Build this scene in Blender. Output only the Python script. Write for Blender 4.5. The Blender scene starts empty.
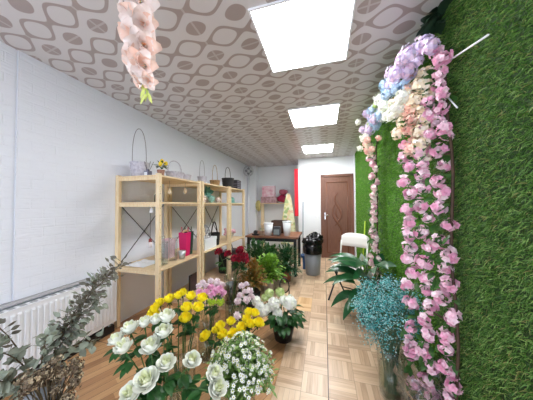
import bpy, math, random
import numpy as np
from mathutils import Vector, Matrix, noise as mnoise
random.seed(7); rng = np.random.default_rng(7)
S = bpy.context.scene
COL = S.collection
PI = math.pi
# ------------------------------------------------------------------ camera, world, light, exposure
CAM_Z = 1.33
yaw, pitch, roll = 0.2713, 0.0226, -0.0058
_f = Vector((-math.sin(yaw)*math.cos(pitch), math.cos(yaw)*math.cos(pitch), math.sin(pitch)))
_r = Vector((math.cos(yaw), math.sin(yaw), 0)); _u = _r.cross(_f)
r2 = _r*math.cos(roll)+_u*math.sin(roll); u2 = _u*math.cos(roll)-_r*math.sin(roll)
cd = bpy.data.cameras.new('camera'); cd.sensor_width = 36; cd.lens = 36*208/533; cd.clip_start = .02
cam = bpy.data.objects.new('camera', cd); COL.objects.link(cam)
M = Matrix.Identity(4)
for i in range(3):
    M[i][0] = r2[i]; M[i][1] = u2[i]; M[i][2] = -_f[i]
M[2][3] = CAM_Z
cam.matrix_world = M
S.camera = cam
w = bpy.data.worlds.new('daylight'); S.world = w; w.use_nodes = True
w.node_tree.nodes['Background'].inputs[0].default_value = (.80, .87, 1, 1)
w.node_tree.nodes['Background'].inputs[1].default_value = .6
PANEL = (6.0, 8.5, 11.5)     # nearest, middle, farthest ceiling panel
al = bpy.data.lights.new('shopfront_daylight', 'AREA'); al.shape = 'RECTANGLE'; al.size = 2.7; al.size_y = 1.5; al.energy = 12; al.color = (.76, .86, 1)
alo = bpy.data.objects.new('shopfront_daylight', al); COL.objects.link(alo)
alo.location = (-.78, -1.55, .85); alo.rotation_euler = (PI/2, 0, 0)
S.view_settings.view_transform = 'Standard'; S.view_settings.look = 'None'
S.view_settings.exposure = 1.7; S.view_settings.gamma = 1; S.view_settings.use_curve_mapping = False
S.cycles.max_bounces = 8; S.cycles.diffuse_bounces = 5; S.cycles.transparent_max_bounces = 24
S.cycles.caustics_reflective = False; S.cycles.caustics_refractive = False

# ------------------------------------------------------------------ materials
def lin(c):
    return tuple(((v/255)/12.92 if v/255 <= .04045 else (((v/255)+.055)/1.055)**2.4) for v in c)+(1,)
class NT:
    def __init__(s, m): s.t = m.node_tree; s.n = s.t.nodes; s.l = s.t.links
    def node(s, k, **kw):
        n = s.n.new(k)
        for a, b in kw.items(): setattr(n, a, b)
        return n
    def put(s, i, v):
        if hasattr(v, 'is_output') or isinstance(v, bpy.types.NodeSocket): s.l.new(v, i)
        else: i.default_value = v
    def math(s, op, a, b=0.0, c=None):
        n = s.node('ShaderNodeMath', operation=op); s.put(n.inputs[0], a); s.put(n.inputs[1], b)
        if c is not None: s.put(n.inputs[2], c)
        return n.outputs[0]
    def mix(s, f, a, b):
        n = s.node('ShaderNodeMix', data_type='RGBA'); s.put(n.inputs[0], f); s.put(n.inputs[6], a); s.put(n.inputs[7], b); return n.outputs[2]
    def xyz(s, v):
        n = s.node('ShaderNodeSeparateXYZ'); s.l.new(v, n.inputs[0]); return n.outputs
    def vec(s, x, y, z):
        n = s.node('ShaderNodeCombineXYZ')
        for i, v in enumerate((x, y, z)): s.put(n.inputs[i], v)
        return n.outputs[0]
    def noise(s, v, scale, detail=3):
        n = s.node('ShaderNodeTexNoise'); s.l.new(v, n.inputs['Vector']); n.inputs['Scale'].default_value = scale; n.inputs['Detail'].default_value = detail
        return n.outputs[0]
    def white(s, v):
        n = s.node('ShaderNodeTexWhiteNoise', noise_dimensions='3D'); s.l.new(v, n.inputs[0]); return n.outputs[0]
    def ramp(s, f, cols):
        n = s.node('ShaderNodeValToRGB'); e = n.color_ramp.elements
        while len(e) < len(cols): e.new(.5)
        for i, (p, c) in enumerate(cols): e[i].position = p; e[i].color = c
        s.put(n.inputs[0], f); return n.outputs[0]
    def pos(s): return s.node('ShaderNodeNewGeometry').outputs['Position']
    def obj(s): return s.node('ShaderNodeTexCoord').outputs['Object']
    def bump(s, h, strength=.3, dist=.01):
        n = s.node('ShaderNodeBump'); n.inputs['Strength'].default_value = strength; n.inputs['Distance'].default_value = dist; s.l.new(h, n.inputs['Height']); return n.outputs[0]
def base(name):
    m = bpy.data.materials.new(name); m.use_nodes = True
    return m, NT(m), m.node_tree.nodes['Principled BSDF']
MATS = {}
def mat(name, c, rough=.6, c2=None, scale=20, metal=0, bump=0, bscale=60, sss=0, stretch=None, spec=None, trans=0):
    if name in MATS: return MATS[name]
    m, n, b = base(name)
    b.inputs['Base Color'].default_value = lin(c); b.inputs['Roughness'].default_value = rough; b.inputs['Metallic'].default_value = metal
    if spec is not None: b.inputs['Specular IOR Level'].default_value = spec
    if c2 is not None or bump:
        v = n.obj()
        if stretch:
            mp = n.node('ShaderNodeMapping'); mp.inputs['Scale'].default_value = stretch; n.l.new(v, mp.inputs[0]); v = mp.outputs[0]
        if c2 is not None: n.l.new(n.ramp(n.noise(v, scale), [(.3, lin(c)), (.7, lin(c2))]), b.inputs['Base Color'])
        if bump: n.l.new(n.bump(n.noise(v, bscale), bump), b.inputs['Normal'])
    if trans:   # thin petals and leaves let some light through
        t = n.node('ShaderNodeBsdfTranslucent'); t.inputs[0].default_value = lin(c)
        if c2 is not None: n.l.new(b.inputs['Base Color'].links[0].from_socket, t.inputs[0])
        mx = n.node('ShaderNodeMixShader'); mx.inputs[0].default_value = trans
        n.l.new(b.outputs[0], mx.inputs[1]); n.l.new(t.outputs[0], mx.inputs[2])
        n.l.new(mx.outputs[0], m.node_tree.nodes['Material Output'].inputs[0])
    MATS[name] = m; return m
def glass(name, tint=(235, 245, 242), bump=0, gl=.05, k=1.0):
    if name in MATS: return MATS[name]
    m, n, b = base(name); m.node_tree.nodes.remove(b)
    t = n.node('ShaderNodeBsdfTransparent'); t.inputs[0].default_value = lin(tint)
    g = n.node('ShaderNodeBsdfGlossy'); g.inputs['Roughness'].default_value = .05
    ge = n.node('ShaderNodeNewGeometry'); nn = ge.outputs['Normal']
    if bump:
        nn = n.bump(n.noise(n.obj(), 38, 2), bump, .03); n.l.new(nn, g.inputs['Normal'])
    dt = n.node('ShaderNodeVectorMath', operation='DOT_PRODUCT'); n.l.new(nn, dt.inputs[0]); n.l.new(ge.outputs['Incoming'], dt.inputs[1])
    fac = n.math('MINIMUM', n.math('MULTIPLY_ADD', n.math('POWER', n.math('SUBTRACT', 1, n.math('ABSOLUTE', dt.outputs['Value'])), 3.5), .55*k, gl), .9)
    mx = n.node('ShaderNodeMixShader'); n.l.new(fac, mx.inputs[0])
    n.l.new(t.outputs[0], mx.inputs[1]); n.l.new(g.outputs[0], mx.inputs[2])
    n.l.new(mx.outputs[0], m.node_tree.nodes['Material Output'].inputs[0])
    MATS[name] = m; return m

def ceiling_mat():
    m, n, b = base('printed_ceiling'); x, y, z = n.xyz(n.pos())
    xa = n.math('ADD', n.math('MULTIPLY', n.math('ADD', x, .5), .845), -.5); xb = n.math('ADD', n.math('MULTIPLY', n.math('ADD', x, 1.438), .943), -1.293)
    m1 = n.math('LESS_THAN', x, -.5); m2 = n.math('LESS_THAN', x, -1.438)
    xe = n.math('ADD', x, n.math('ADD', n.math('MULTIPLY', m1, n.math('SUBTRACT', xa, x)), n.math('MULTIPLY', m2, n.math('SUBTRACT', xb, xa))))
    u = n.math('DIVIDE', n.math('SUBTRACT', xe, .01), .2607)
    v = n.math('DIVIDE', n.math('SUBTRACT', n.math('ADD', y, n.math('MULTIPLY', x, .111)), 1.109), .2635)
    cu = n.math('COSINE', n.math('MULTIPLY', u, 2*PI)); cv = n.math('COSINE', n.math('MULTIPLY', v, 2*PI))
    g = n.math('MULTIPLY', n.math('ADD', n.math('MULTIPLY', cu, .72), cv), -1)
    A = lin((208, 204, 204)); Bc = lin((164, 150, 146))
    gg = n.math('DIVIDE', n.math('ADD', g, 2), 4)
    col = n.ramp(gg, [(0, Bc), (.24, Bc), (.256, A), (.545, A), (.56, Bc), (.672, Bc), (.688, A), (1, A)])
    # seams between the half-metre tiles
    def seam(c, k): return n.math('LESS_THAN', n.math('ABSOLUTE', n.math('SUBTRACT', n.math('FRACT', n.math('ADD', n.math('MULTIPLY', c, .5), k)), .5)), .012)
    sm = n.math('MAXIMUM', seam(u, 0), seam(v, 0))
    n.l.new(n.mix(n.math('MULTIPLY', sm, .45), col, A), b.inputs['Base Color'])
    b.inputs['Roughness'].default_value = .36; b.inputs['Specular IOR Level'].default_value = .65
    n.l.new(n.bump(n.noise(n.pos(), 150), .08, .003), b.inputs['Normal'])
    return m
def parquet_mat():
    m, n, b = base('parquet'); x, y, z = n.xyz(n.pos())
    s = .19; fing = 5
    u = n.math('DIVIDE', n.math('SUBTRACT', x, .012), s); v = n.math('DIVIDE', y, s)
    iu, iv = n.math('FLOOR', u), n.math('FLOOR', v)
    par = n.math('FLOORED_MODULO', n.math('ADD', iu, iv), 2)
    fu, fv = n.math('FRACT', u), n.math('FRACT', v)
    inv = n.math('SUBTRACT', 1, par)
    fc = n.math('ADD', n.math('MULTIPLY', fu, par), n.math('MULTIPLY', fv, inv))
    k = n.math('MULTIPLY', fc, fing); ik = n.math('FLOOR', k)
    blk = n.white(n.vec(iu, iv, 3.0)); rnd = n.white(n.vec(iu, iv, ik))
    gx = n.math('ADD', n.math('MULTIPLY', x, n.math('ADD', n.math('MULTIPLY', par, 80), 6)), 0)
    gy = n.math('MULTIPLY', y, n.math('ADD', n.math('MULTIPLY', inv, 80), 6))
    gr = n.noise(n.vec(gx, gy, n.math('MULTIPLY', rnd, 20)), 1, 4)
    t = n.math('ADD', n.math('ADD', n.math('MULTIPLY', rnd, .42), n.math('MULTIPLY', gr, .5)), n.math('MULTIPLY', blk, .16))
    col = n.ramp(t, [(.12, lin((158, 124, 94))), (.42, lin((202, 170, 138))), (.7, lin((222, 194, 162))), (1, lin((234, 212, 182)))])
    edge = n.math('LESS_THAN', n.math('ABSOLUTE', n.math('SUBTRACT', n.math('FRACT', k), .5)), .46)
    e2 = n.math('MULTIPLY', n.math('LESS_THAN', n.math('ABSOLUTE', n.math('SUBTRACT', fu, .5)), .488), n.math('LESS_THAN', n.math('ABSOLUTE', n.math('SUBTRACT', fv, .5)), .488))
    ed = n.math('MULTIPLY', n.math('ADD', n.math('MULTIPLY', edge, .25), .75), n.math('ADD', n.math('MULTIPLY', e2, .35), .65))
    col = n.mix(ed, lin((112, 82, 60)), col)
    # long joint between the floor boards that carry the mosaic
    j = n.math('LESS_THAN', n.math('ABSOLUTE', n.math('SUBTRACT', x, .012)), .0035)
    col = n.mix(j, col, lin((70, 52, 40)))
    # one replaced, more orange block
    p = n.math('MULTIPLY', n.math('MULTIPLY', n.math('GREATER_THAN', x, -.368), n.math('LESS_THAN', x, -.178)), n.math('MULTIPLY', n.math('GREATER_THAN', y, 2.66), n.math('LESS_THAN', y, 3.04)))
    col = n.mix(n.math('MULTIPLY', p, .6), col, n.ramp(rnd, [(0, lin((214, 160, 92))), (1, lin((236, 196, 132)))]))
    n.l.new(col, b.inputs['Base Color']); b.inputs['Roughness'].default_value = .33
    n.l.new(n.bump(ed, .15, .002), b.inputs['Normal']); return m
def plank_mat():
    m, n, b = base('brown_planks'); x, y, z = n.xyz(n.pos())
    a = .45
    xx = n.math('ADD', n.math('MULTIPLY', x, math.cos(a)), n.math('MULTIPLY', y, -math.sin(a)))
    yy = n.math('ADD', n.math('MULTIPLY', x, math.sin(a)), n.math('MULTIPLY', y, math.cos(a)))
    u = n.math('DIVIDE', xx, .07); iu = n.math('FLOOR', u)
    v = n.math('ADD', n.math('DIVIDE', yy, .38), n.white(n.vec(iu, 1.0, 2.0))); iv = n.math('FLOOR', v)
    rnd = n.white(n.vec(iu, iv, 0.0)); gr = n.noise(n.vec(n.math('MULTIPLY', xx, 60), n.math('MULTIPLY', yy, 4), rnd), 1, 4)
    t = n.math('ADD', n.math('MULTIPLY', rnd, .6), n.math('MULTIPLY', gr, .45))
    col = n.ramp(t, [(.1, lin((140, 98, 64))), (.5, lin((188, 142, 98))), (.95, lin((224, 182, 134)))])
    e = n.math('LESS_THAN', n.math('ABSOLUTE', n.math('SUBTRACT', n.math('FRACT', u), .5)), .48)
    n.l.new(n.mix(e, lin((84, 56, 36)), col), b.inputs['Base Color']); b.inputs['Roughness'].default_value = .35; return m
def foam_brick_mat():
    m, n, b = base('white_foam_brick'); x, y, z = n.xyz(n.pos())
    bk = n.node('ShaderNodeTexBrick'); bk.inputs['Scale'].default_value = 1
    bk.inputs['Brick Width'].default_value = .155; bk.inputs['Row Height'].default_value = .077; bk.inputs['Mortar Size'].default_value = .006; bk.inputs['Mortar Smooth'].default_value = .6
    n.l.new(n.vec(y, z, 0.0), bk.inputs['Vector'])
    rough = n.noise(n.vec(n.math('MULTIPLY', y, 12), n.math('MULTIPLY', z, 60), x), 1, 5)
    h = n.math('ADD', n.math('MULTIPLY', bk.outputs['Fac'], -.32), n.math('MULTIPLY', rough, 1.1))
    n.l.new(n.bump(h, .6, .008), b.inputs['Normal'])
    b.inputs['Base Color'].default_value = lin((234, 238, 246)); b.inputs['Roughness'].default_value = .4
    return m
def white_plaster(name, c, bump=.06):
    m, n, b = base(name); b.inputs['Base Color'].default_value = lin(c); b.inputs['Roughness'].default_value = .6
    n.l.new(n.bump(n.noise(n.pos(), 45), bump, .005), b.inputs['Normal']); return m
def emis(name, c, s):
    m, n, b = base(name); b.inputs['Base Color'].default_value = lin((240, 240, 240)); b.inputs['Emission Color'].default_value = lin(c); b.inputs['Emission Strength'].default_value = s; return m

PINE = mat('pine', (240, 222, 186), .5, (226, 198, 154), 6, stretch=(14, 14, 1.2))
PINE_OLD = mat('pine_plank', (236, 216, 178), .5, (220, 190, 146), 6, stretch=(14, 1.2, 14))
WHITE = mat('white_enamel', (240, 243, 247), .3)
STEM = mat('green_stem', (74, 112, 48), .5, (54, 88, 38), 30)
STEMB = mat('brown_stem', (96, 78, 52), .6, (70, 62, 40), 30)
LEAF = mat('leaf_green', (54, 106, 50), .4, (34, 76, 38), 25, trans=.2)
LEAFB = mat('leaf_bright', (150, 192, 70), .45, (84, 138, 44), 25, trans=.25)
LEAFD = mat('leaf_deep', (44, 104, 56), .3, (28, 76, 46), 18, trans=.15)
LEAFO = mat('leaf_orange', (164, 108, 40), .5, (104, 96, 40), 16, trans=.2)
EUC = mat('eucalyptus_leaf', (168, 176, 158), .6, (126, 136, 118), 18, trans=.1)
EUCD = mat('dried_leaf', (128, 126, 114), .7, (92, 90, 78), 18, trans=.1)
DRY = mat('dried_flower', (152, 136, 110), .8, (92, 78, 60), 30)
METAL = mat('dark_metal', (70, 68, 66), .4, metal=.8)
CHROME = mat('chrome', (205, 205, 205), .2, metal=1)
BLACK = mat('black_plastic', (18, 18, 20), .35)
GLASS = glass('clear_glass', (248, 251, 250))
WATER = glass('vase_water', (240, 244, 236), gl=.05)
FILM = glass('clear_film', (226, 230, 232), bump=1.0, gl=.16, k=1.6)

# ------------------------------------------------------------------ mesh helpers
class MB:
    def __init__(s): s.v = []; s.f = []; s.m = []
    def add(s, o, Mx=None, mi=None):
        k = len(s.v)
        s.v += [tuple(Mx @ Vector(p)) for p in o.v] if Mx is not None else list(o.v)
        s.f += [tuple(i+k for i in f) for f in o.f]; s.m += [mi]*len(o.f) if mi is not None else o.m
        return s
    def faces(s, vs, fs, mi=0):
        k = len(s.v); s.v += [tuple(p) for p in vs]; s.f += [tuple(i+k for i in f) for f in fs]; s.m += [mi]*len(fs); return s
    def box(s, c, d, rz=0, mi=0, Mx=None):
        x, y, z = (t/2 for t in d); vs = []
        for i in (-1, 1):
            for j in (-1, 1):
                for k in (-1, 1):
                    p = Vector((i*x, j*y, k*z))
                    if Mx is not None: p = Mx @ p
                    elif rz: p = Vector((p.x*math.cos(rz)-p.y*math.sin(rz), p.x*math.sin(rz)+p.y*math.cos(rz), p.z))
                    vs.append((p.x+c[0], p.y+c[1], p.z+c[2]))
        return s.faces(vs, [(0, 1, 3, 2), (4, 6, 7, 5), (0, 4, 5, 1), (2, 3, 7, 6), (0, 2, 6, 4), (1, 5, 7, 3)], mi)
    def span(s, a, b, mi=0):
        return s.box([(p+q)/2 for p, q in zip(a, b)], [abs(q-p) for p, q in zip(a, b)], mi=mi)
    def tube(s, pts, rad, n=6, mi=0, cap=True):
        P = [Vector(p) for p in pts]; R = rad if isinstance(rad, (list, tuple)) else [rad]*len(P)
        vs = []; fs = []; up = None
        for i, p in enumerate(P):
            t = (P[min(i+1, len(P)-1)]-P[max(i-1, 0)]).normalized()
            if up is None: up = Vector((0, 0, 1)) if abs(t.z) < .9 else Vector((1, 0, 0))
            a = t.cross(up).normalized(); up = a.cross(t).normalized()
            for k in range(n):
                q = p+(a*math.cos(2*PI*k/n)+up*math.sin(2*PI*k/n))*R[i]; vs.append(q)
        for i in range(len(P)-1):
            for k in range(n): fs.append((i*n+k, i*n+(k+1) % n, (i+1)*n+(k+1) % n, (i+1)*n+k))
        if cap: fs += [tuple(range(n-1, -1, -1)), tuple((len(P)-1)*n+k for k in range(n))]
        return s.faces(vs, fs, mi)
    def bar(s, a, b, wd, ht, mi=0):
        a, b = Vector(a), Vector(b); t = (b-a).normalized(); up = Vector((0, 0, 1)) if abs(t.z) < .95 else Vector((0, 1, 0))
        x = t.cross(up).normalized(); y = x.cross(t)
        Mx = Matrix((x, t, y)).transposed()
        return s.box((a+b)/2, (wd, (b-a).length, ht), Mx=Mx, mi=mi)
    def lathe(s, prof, c=(0, 0, 0), n=24, mi=0, wob=0, sx=1, sy=1, a0=0):
        vs = []; fs = []
        for r, z in prof:
            for k in range(n):
                a = 2*PI*k/n+a0; rr = r*(1+wob*math.sin(5*a+z*9)*.6+wob*math.sin(11*a)*.4) if wob else r
                vs.append((c[0]+rr*math.cos(a)*sx, c[1]+rr*math.sin(a)*sy, c[2]+z))
        for i in range(len(prof)-1):
            for k in range(n): fs.append((i*n+k, i*n+(k+1) % n, (i+1)*n+(k+1) % n, (i+1)*n+k))
        return s.faces(vs, fs, mi)
    def ball(s, c, r, n=8, mi=0, sz=1):
        prof = [(max(1e-4, r*math.sin(PI*i/n)), -r*sz*math.cos(PI*i/n)) for i in range(n+1)]
        return s.lathe(prof, c, max(6, n+2), mi)
    def leaf(s, p, d, up, L, W, droop=.3, n=5, mi=0, fold=.25, tip=1.0):
        p = Vector(p); d = Vector(d).normalized(); up = Vector(up); side = d.cross(up)
        if side.length < 1e-3: side = d.cross(Vector((1, .3, 0)))
        side.normalize(); nrm = side.cross(d)
        vs = []; fs = []; q = p.copy(); dd = d.copy()
        for i in range(n+1):
            t = i/n; wv = W*.5*max(.02, math.sin(PI*min(1, (t*.92+.06))**tip))
            nn = side.cross(dd)
            vs += [q-side*wv+nn*wv*fold, q, q+side*wv+nn*wv*fold]
            dd = (dd-Vector((0, 0, 1))*droop/n*1.4).normalized(); q = q+dd*(L/n)
        for i in range(n):
            k = 3*i; fs += [(k, k+1, k+4, k+3), (k+1, k+2, k+5, k+4)]
        return s.faces(vs, fs, mi)
def mesh(name, mb, mats, smooth=True):
    me = bpy.data.meshes.new(name); me.from_pydata(mb.v, [], mb.f)
    for m in (mats if isinstance(mats, (list, tuple)) else [mats]): me.materials.append(m)
    me.polygons.foreach_set('material_index', mb.m)
    me.polygons.foreach_set('use_smooth', [smooth]*len(mb.f)); me.update(); return me
def tag(o, label=None, cat=None, group=None, kind=None):
    for k, v in (('label', label), ('category', cat), ('group', group), ('kind', kind)):
        if v: o[k] = v
    return o
def thing(name, label, cat, loc=(0, 0, 0), group=None):
    o = bpy.data.objects.new(name, None); COL.objects.link(o); o.location = loc; o.empty_display_size = .05
    return tag(o, label, cat, group)
def root_loc(p):
    v = Vector((0, 0, 0))
    while p is not None: v += Vector(p.location); p = p.parent
    return v
def part(name, mb, mats, parent=None, smooth=False, bevel=0, kind=None, label=None, solid=0):
    """geometry is written in room coordinates"""
    if parent is not None:
        o0 = root_loc(parent); mb.v = [(p[0]-o0.x, p[1]-o0.y, p[2]-o0.z) for p in mb.v]
    o = bpy.data.objects.new(name, mesh(name, mb, mats, smooth)); COL.objects.link(o); o.parent = parent
    if solid: sm = o.modifiers.new('thickness', 'SOLIDIFY'); sm.thickness = solid; sm.offset = 0
    if bevel: bm = o.modifiers.new('bevel', 'BEVEL'); bm.width = bevel; bm.segments = 2; bm.limit_method = 'ANGLE'
    return tag(o, label, None, None, kind)
def place(name, me, loc, parent=None, rot=None, scale=1):
    o = bpy.data.objects.new(name, me); COL.objects.link(o); o.parent = parent
    o.location = Vector(loc)-(root_loc(parent) if parent else Vector((0, 0, 0)))
    if rot is not None: o.rotation_euler = rot
    o.scale = (scale,)*3 if not isinstance(scale, tuple) else scale
    return o
def single(name, mb, mats, label, cat, group=None, **kw):
    return tag(part(name, mb, mats, None, **kw), label, cat, group)
def struct(name, mb, m, parent=None, **kw):
    o = part(name, mb, m, parent, **kw)
    if parent is None: o['kind'] = 'structure'
    return o
def aim(d):   # rotation taking +Z to d
    return Vector(d).normalized().to_track_quat('Z', 'Y').to_euler()
def R(a, b): return random.uniform(a, b)
def bez(a, b, c, n=8):
    a, b, c = Vector(a), Vector(b), Vector(c)
    return [a*(1-t)**2+b*2*t*(1-t)+c*t*t for t in [i/n for i in range(n+1)]]

# ------------------------------------------------------------------ room
XL, XR, YB, YR, H = -2.25, .72, 5.45, 6.25, 2.52
Y0 = -1.7
CEIL = ceiling_mat(); FOAM = foam_brick_mat(); WALLW = white_plaster('white_wall', (240, 243, 246)); WALLG = white_plaster('grey_white_wall', (226, 229, 230))
struct('floor', MB().span((-.365, Y0, -.1), (XR+.1, YR+.1, 0)).span((XL-.1, 2.42, -.1), (-.365, YR+.1, 0)), parquet_mat())
struct('floor_side', MB().span((XL-.1, Y0, -.1), (-.368, 2.417, -.001)), plank_mat())
struct('ceiling', MB().span((XL-.1, Y0, H), (XR+.1, YR+.1, H+.1)), CEIL)
struct('wall_left', MB().span((XL-.1, Y0, 0), (XL, YR+.1, H)), white_plaster('left_wall', (236, 240, 246)))
struct('wall_right', MB().span((XR, Y0, 0), (XR+.1, YB+.1, H)), WALLW)
struct('wall_back', MB().span((-.57, YB, 0), (XR+.1, YB+.1, H)).span((-.65, YB, 0), (-.57, YR, H)), WALLW)
struct('wall_recess', MB().span((XL-.1, YR, 0), (-.57, YR+.1, H)), WALLG)
struct('wall_column', MB().span((XL, 6.02, 0), (-2.02, YR, H)), WALLW)
# foam brick sheets glued on the left wall, ending above the radiator
struct('trim_1', MB().span((XL, -1.2, .63), (XL+.010, .985, H)), FOAM)
struct('trim_2', MB().span((XL, 1.0, .625), (XL+.013, YR-.25, H)), FOAM)
struct('trim_3', MB().span((XL, -1.2, .598), (XL+.03, 1.72, .622)), mat('grey_ledge', (186, 184, 186), .6))
struct('shadow_band_left', MB().span((XL, -1.2, 0), (XL+.09, 1.72, .07)), BLACK)  # black strip standing in for shadow plus something black below the radiator
struct('baseboard_back', MB().span((-.65, YB-.012, 0), (-.16, YB, .08)), WHITE)
# door
BROWN = mat('brown_door_board', (128, 86, 68), .4, (106, 70, 54), 5, stretch=(20, 20, 1.2))
d = thing('door_1', None, None, (.3, YB, 0)); d['kind'] = 'structure'
DX0, DX1, DT = -.09, .685, 2.075
part('door_frame', MB().span((DX0, YB-.06, 0), (DX0+.065, YB, DT)).span((DX1-.06, YB-.06, 0), (DX1, YB, DT)).span((DX0, YB-.06, DT-.06), (DX1, YB, DT)), BROWN, d, bevel=.006)
lf = MB().span((DX0+.065, YB-.03, 0), (DX1-.06, YB, DT-.06))
part('door_leaf', lf, BROWN, d)
fx0, fx1 = DX0+.15, DX1-.14
mold = MB()
for a, b in (((fx0, 0, .14), (fx0, 0, 1.88)), ((fx1, 0, .14), (fx1, 0, 1.88)), ((fx0, 0, 1.88), (fx1, 0, 1.88)), ((fx0, 0, .14), (fx1, 0, .14))):
    mold.bar((a[0], YB-.034, a[2]), (b[0], YB-.034, b[2]), .018, .018)
cx = (fx0+fx1)/2
def swirl(pts, r):
    P = [Vector((cx+p[0], YB-.034, p[1])) for p in pts]; out = []
    for i in range(len(P)-1):
        p0, p1, p2, p3 = P[max(i-1, 0)], P[i], P[i+1], P[min(i+2, len(P)-1)]
        for k in range(6):
            t = k/6; out.append(.5*((2*p1)+(p2-p0)*t+(2*p0-5*p1+4*p2-p3)*t*t+(3*p1-p0-3*p2+p3)*t**3))
    out.append(P[-1]); n = len(out)
    mold.tube(out, [r*(.35+.65*math.sin(PI*i/(n-1))) for i in range(n)], 6)
swirl([(.02, 1.62), (-.05, 1.5), (-.03, 1.36), (.06, 1.2), (.09, 1.05), (.02, .9), (-.06, .8)], .03)
swirl([(-.03, 1.36), (-.1, 1.2), (-.09, 1.03), (-.0, .88), (.09, .72), (.1, .55), (.04, .42)], .03)
swirl([(.0, 1.25), (-.03, 1.1), (.03, .98)], .022)
part('door_moulding', mold, mat('door_groove', (122, 82, 64), .22), d, smooth=True)
hd = part('door_handle', MB().span((DX0+.09, YB-.04, .95), (DX0+.115, YB-.03, 1.13)), CHROME, d, bevel=.004)
part('lever', MB().tube([(DX0+.1, YB-.035, 1.06), (DX0+.1, YB-.08, 1.06), (DX0+.2, YB-.085, 1.06)], .009, 8), CHROME, hd, smooth=True)
struct('trim_4', MB().span((XR-.03, YB-.2, 0), (XR, YB, H)), WALLW)
single('light_switch', MB().span((-.245, YB-.012, .995), (-.165, YB, 1.075)).span((-.225, YB-.018, 1.01), (-.185, YB-.01, 1.06)), WHITE, 'white light switch on the white wall beside the brown door', 'switch', bevel=.003)
# ceiling lights
for k_, (y0, lab) in enumerate(((1.175, 'nearest of the three square LED ceiling panels, cut by the top of the photo'), (2.57, 'middle one of the three square LED ceiling panels'), (4.255, 'farthest of the three square LED ceiling panels, near the door wall'))):
    LED = emis('led_diffuser', (252, 253, 255), PANEL[k_])
    t = thing('ceiling_light', lab, 'ceiling light', (-.12, y0+.3, H), 'square LED ceiling panels')
    a, b = -.422, .178
    part('frame', MB().span((a-.012, y0-.012, H-.012), (a, y0+.612, H)).span((b, y0-.012, H-.012), (b+.012, y0+.612, H)).span((a, y0-.012, H-.012), (b, y0, H)).span((a, y0+.6, H-.012), (b, y0+.612, H)), WHITE, t)
    part('diffuser', MB().span((a, y0, H-.008), (b, y0+.6, H-.002)), LED, t)

# ------------------------------------------------------------------ artificial grass on the right wall
def grass(name, ya, yb, dens, ln, wd, cols, label, back, seed):
    g = np.random.default_rng(seed); n = int((yb-ya)*H*dens)
    y = g.uniform(ya, yb, n); z = g.uniform(.0, H-.01, n); x = np.full(n, XR-.012)
    base_ = np.stack([x, y, z], 1)
    dirv = np.stack([-g.uniform(.35, 1, n), g.normal(0, .55, n), g.normal(-.25, .55, n)], 1); dirv /= np.linalg.norm(dirv, axis=1)[:, None]
    L = g.uniform(.6, 1.2, n)*ln; sd = np.cross(dirv, g.normal(0, 1, (n, 3))); sd /= np.linalg.norm(sd, axis=1)[:, None]
    tip = base_+dirv*L[:, None]; tip[:, 2] -= L*.25; wv = sd*wd*.5
    mid = base_+dirv*L[:, None]*.55
    V = np.concatenate([base_-wv, base_+wv, mid+wv*.8, mid-wv*.8, tip], 1).reshape(-1, 3)
    me = bpy.data.meshes.new(name); me.vertices.add(len(V)); me.vertices.foreach_set('co', V.ravel())
    i = np.arange(n)*5; loops = np.stack([i, i+1, i+2, i+3, i+3, i+2, i+4], 1).ravel()
    me.loops.add(len(loops)); me.loops.foreach_set('vertex_index', loops)
    me.polygons.add(2*n); st = np.stack([np.arange(n)*7, np.arange(n)*7+4], 1).ravel(); me.polygons.foreach_set('loop_start', st)
    mi = g.choice(len(cols), n, p=[c[1] for c in cols]); me.polygons.foreach_set('material_index', np.repeat(mi, 2))
    for c, _ in cols: me.materials.append(c)
    me.update(calc_edges=True); me.validate()
    t = thing(name, label, 'artificial grass', (XR, (ya+yb)/2, 0))
    part('backing', MB().span((XR-.014, ya, 0), (XR, yb, H-.002)), back, t)
    o = bpy.data.objects.new('blades', me); COL.objects.link(o); o.parent = t; o.location = -Vector(t.location); o['kind'] = 'stuff'
G1 = mat('grass_mid', (98, 144, 60), .5, trans=.25); G2 = mat('grass_dark', (60, 104, 36), .5, trans=.25); G3 = mat('grass_light', (146, 182, 96), .5, trans=.25); G4 = mat('grass_straw', (160, 156, 92), .5, trans=.25)
G5 = mat('grass_lit', (104, 164, 34), .5, trans=.25); G6 = mat('grass_lit_dark', (76, 132, 26), .5, trans=.25)  # greens of the far mat, the brighter light there put into their colour
GB = mat('grass_backing', (42, 66, 30), .9)
grass('artificial_grass', .55, 1.62, 22000, .026, .0032, [(G1, .45), (G2, .33), (G3, .16), (G4, .06)], 'dark green artificial grass mat on the right wall, nearest the camera', GB, 3)
grass('artificial_grass', 1.62, 5.2, 9000, .026, .0045, [(G5, .5), (G6, .4), (G3, .1)], 'artificial grass mat with brighter light put into its green, behind the flower arch, reaching the door', mat('grass_backing_lit', (56, 92, 24), .9), 4)

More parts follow.
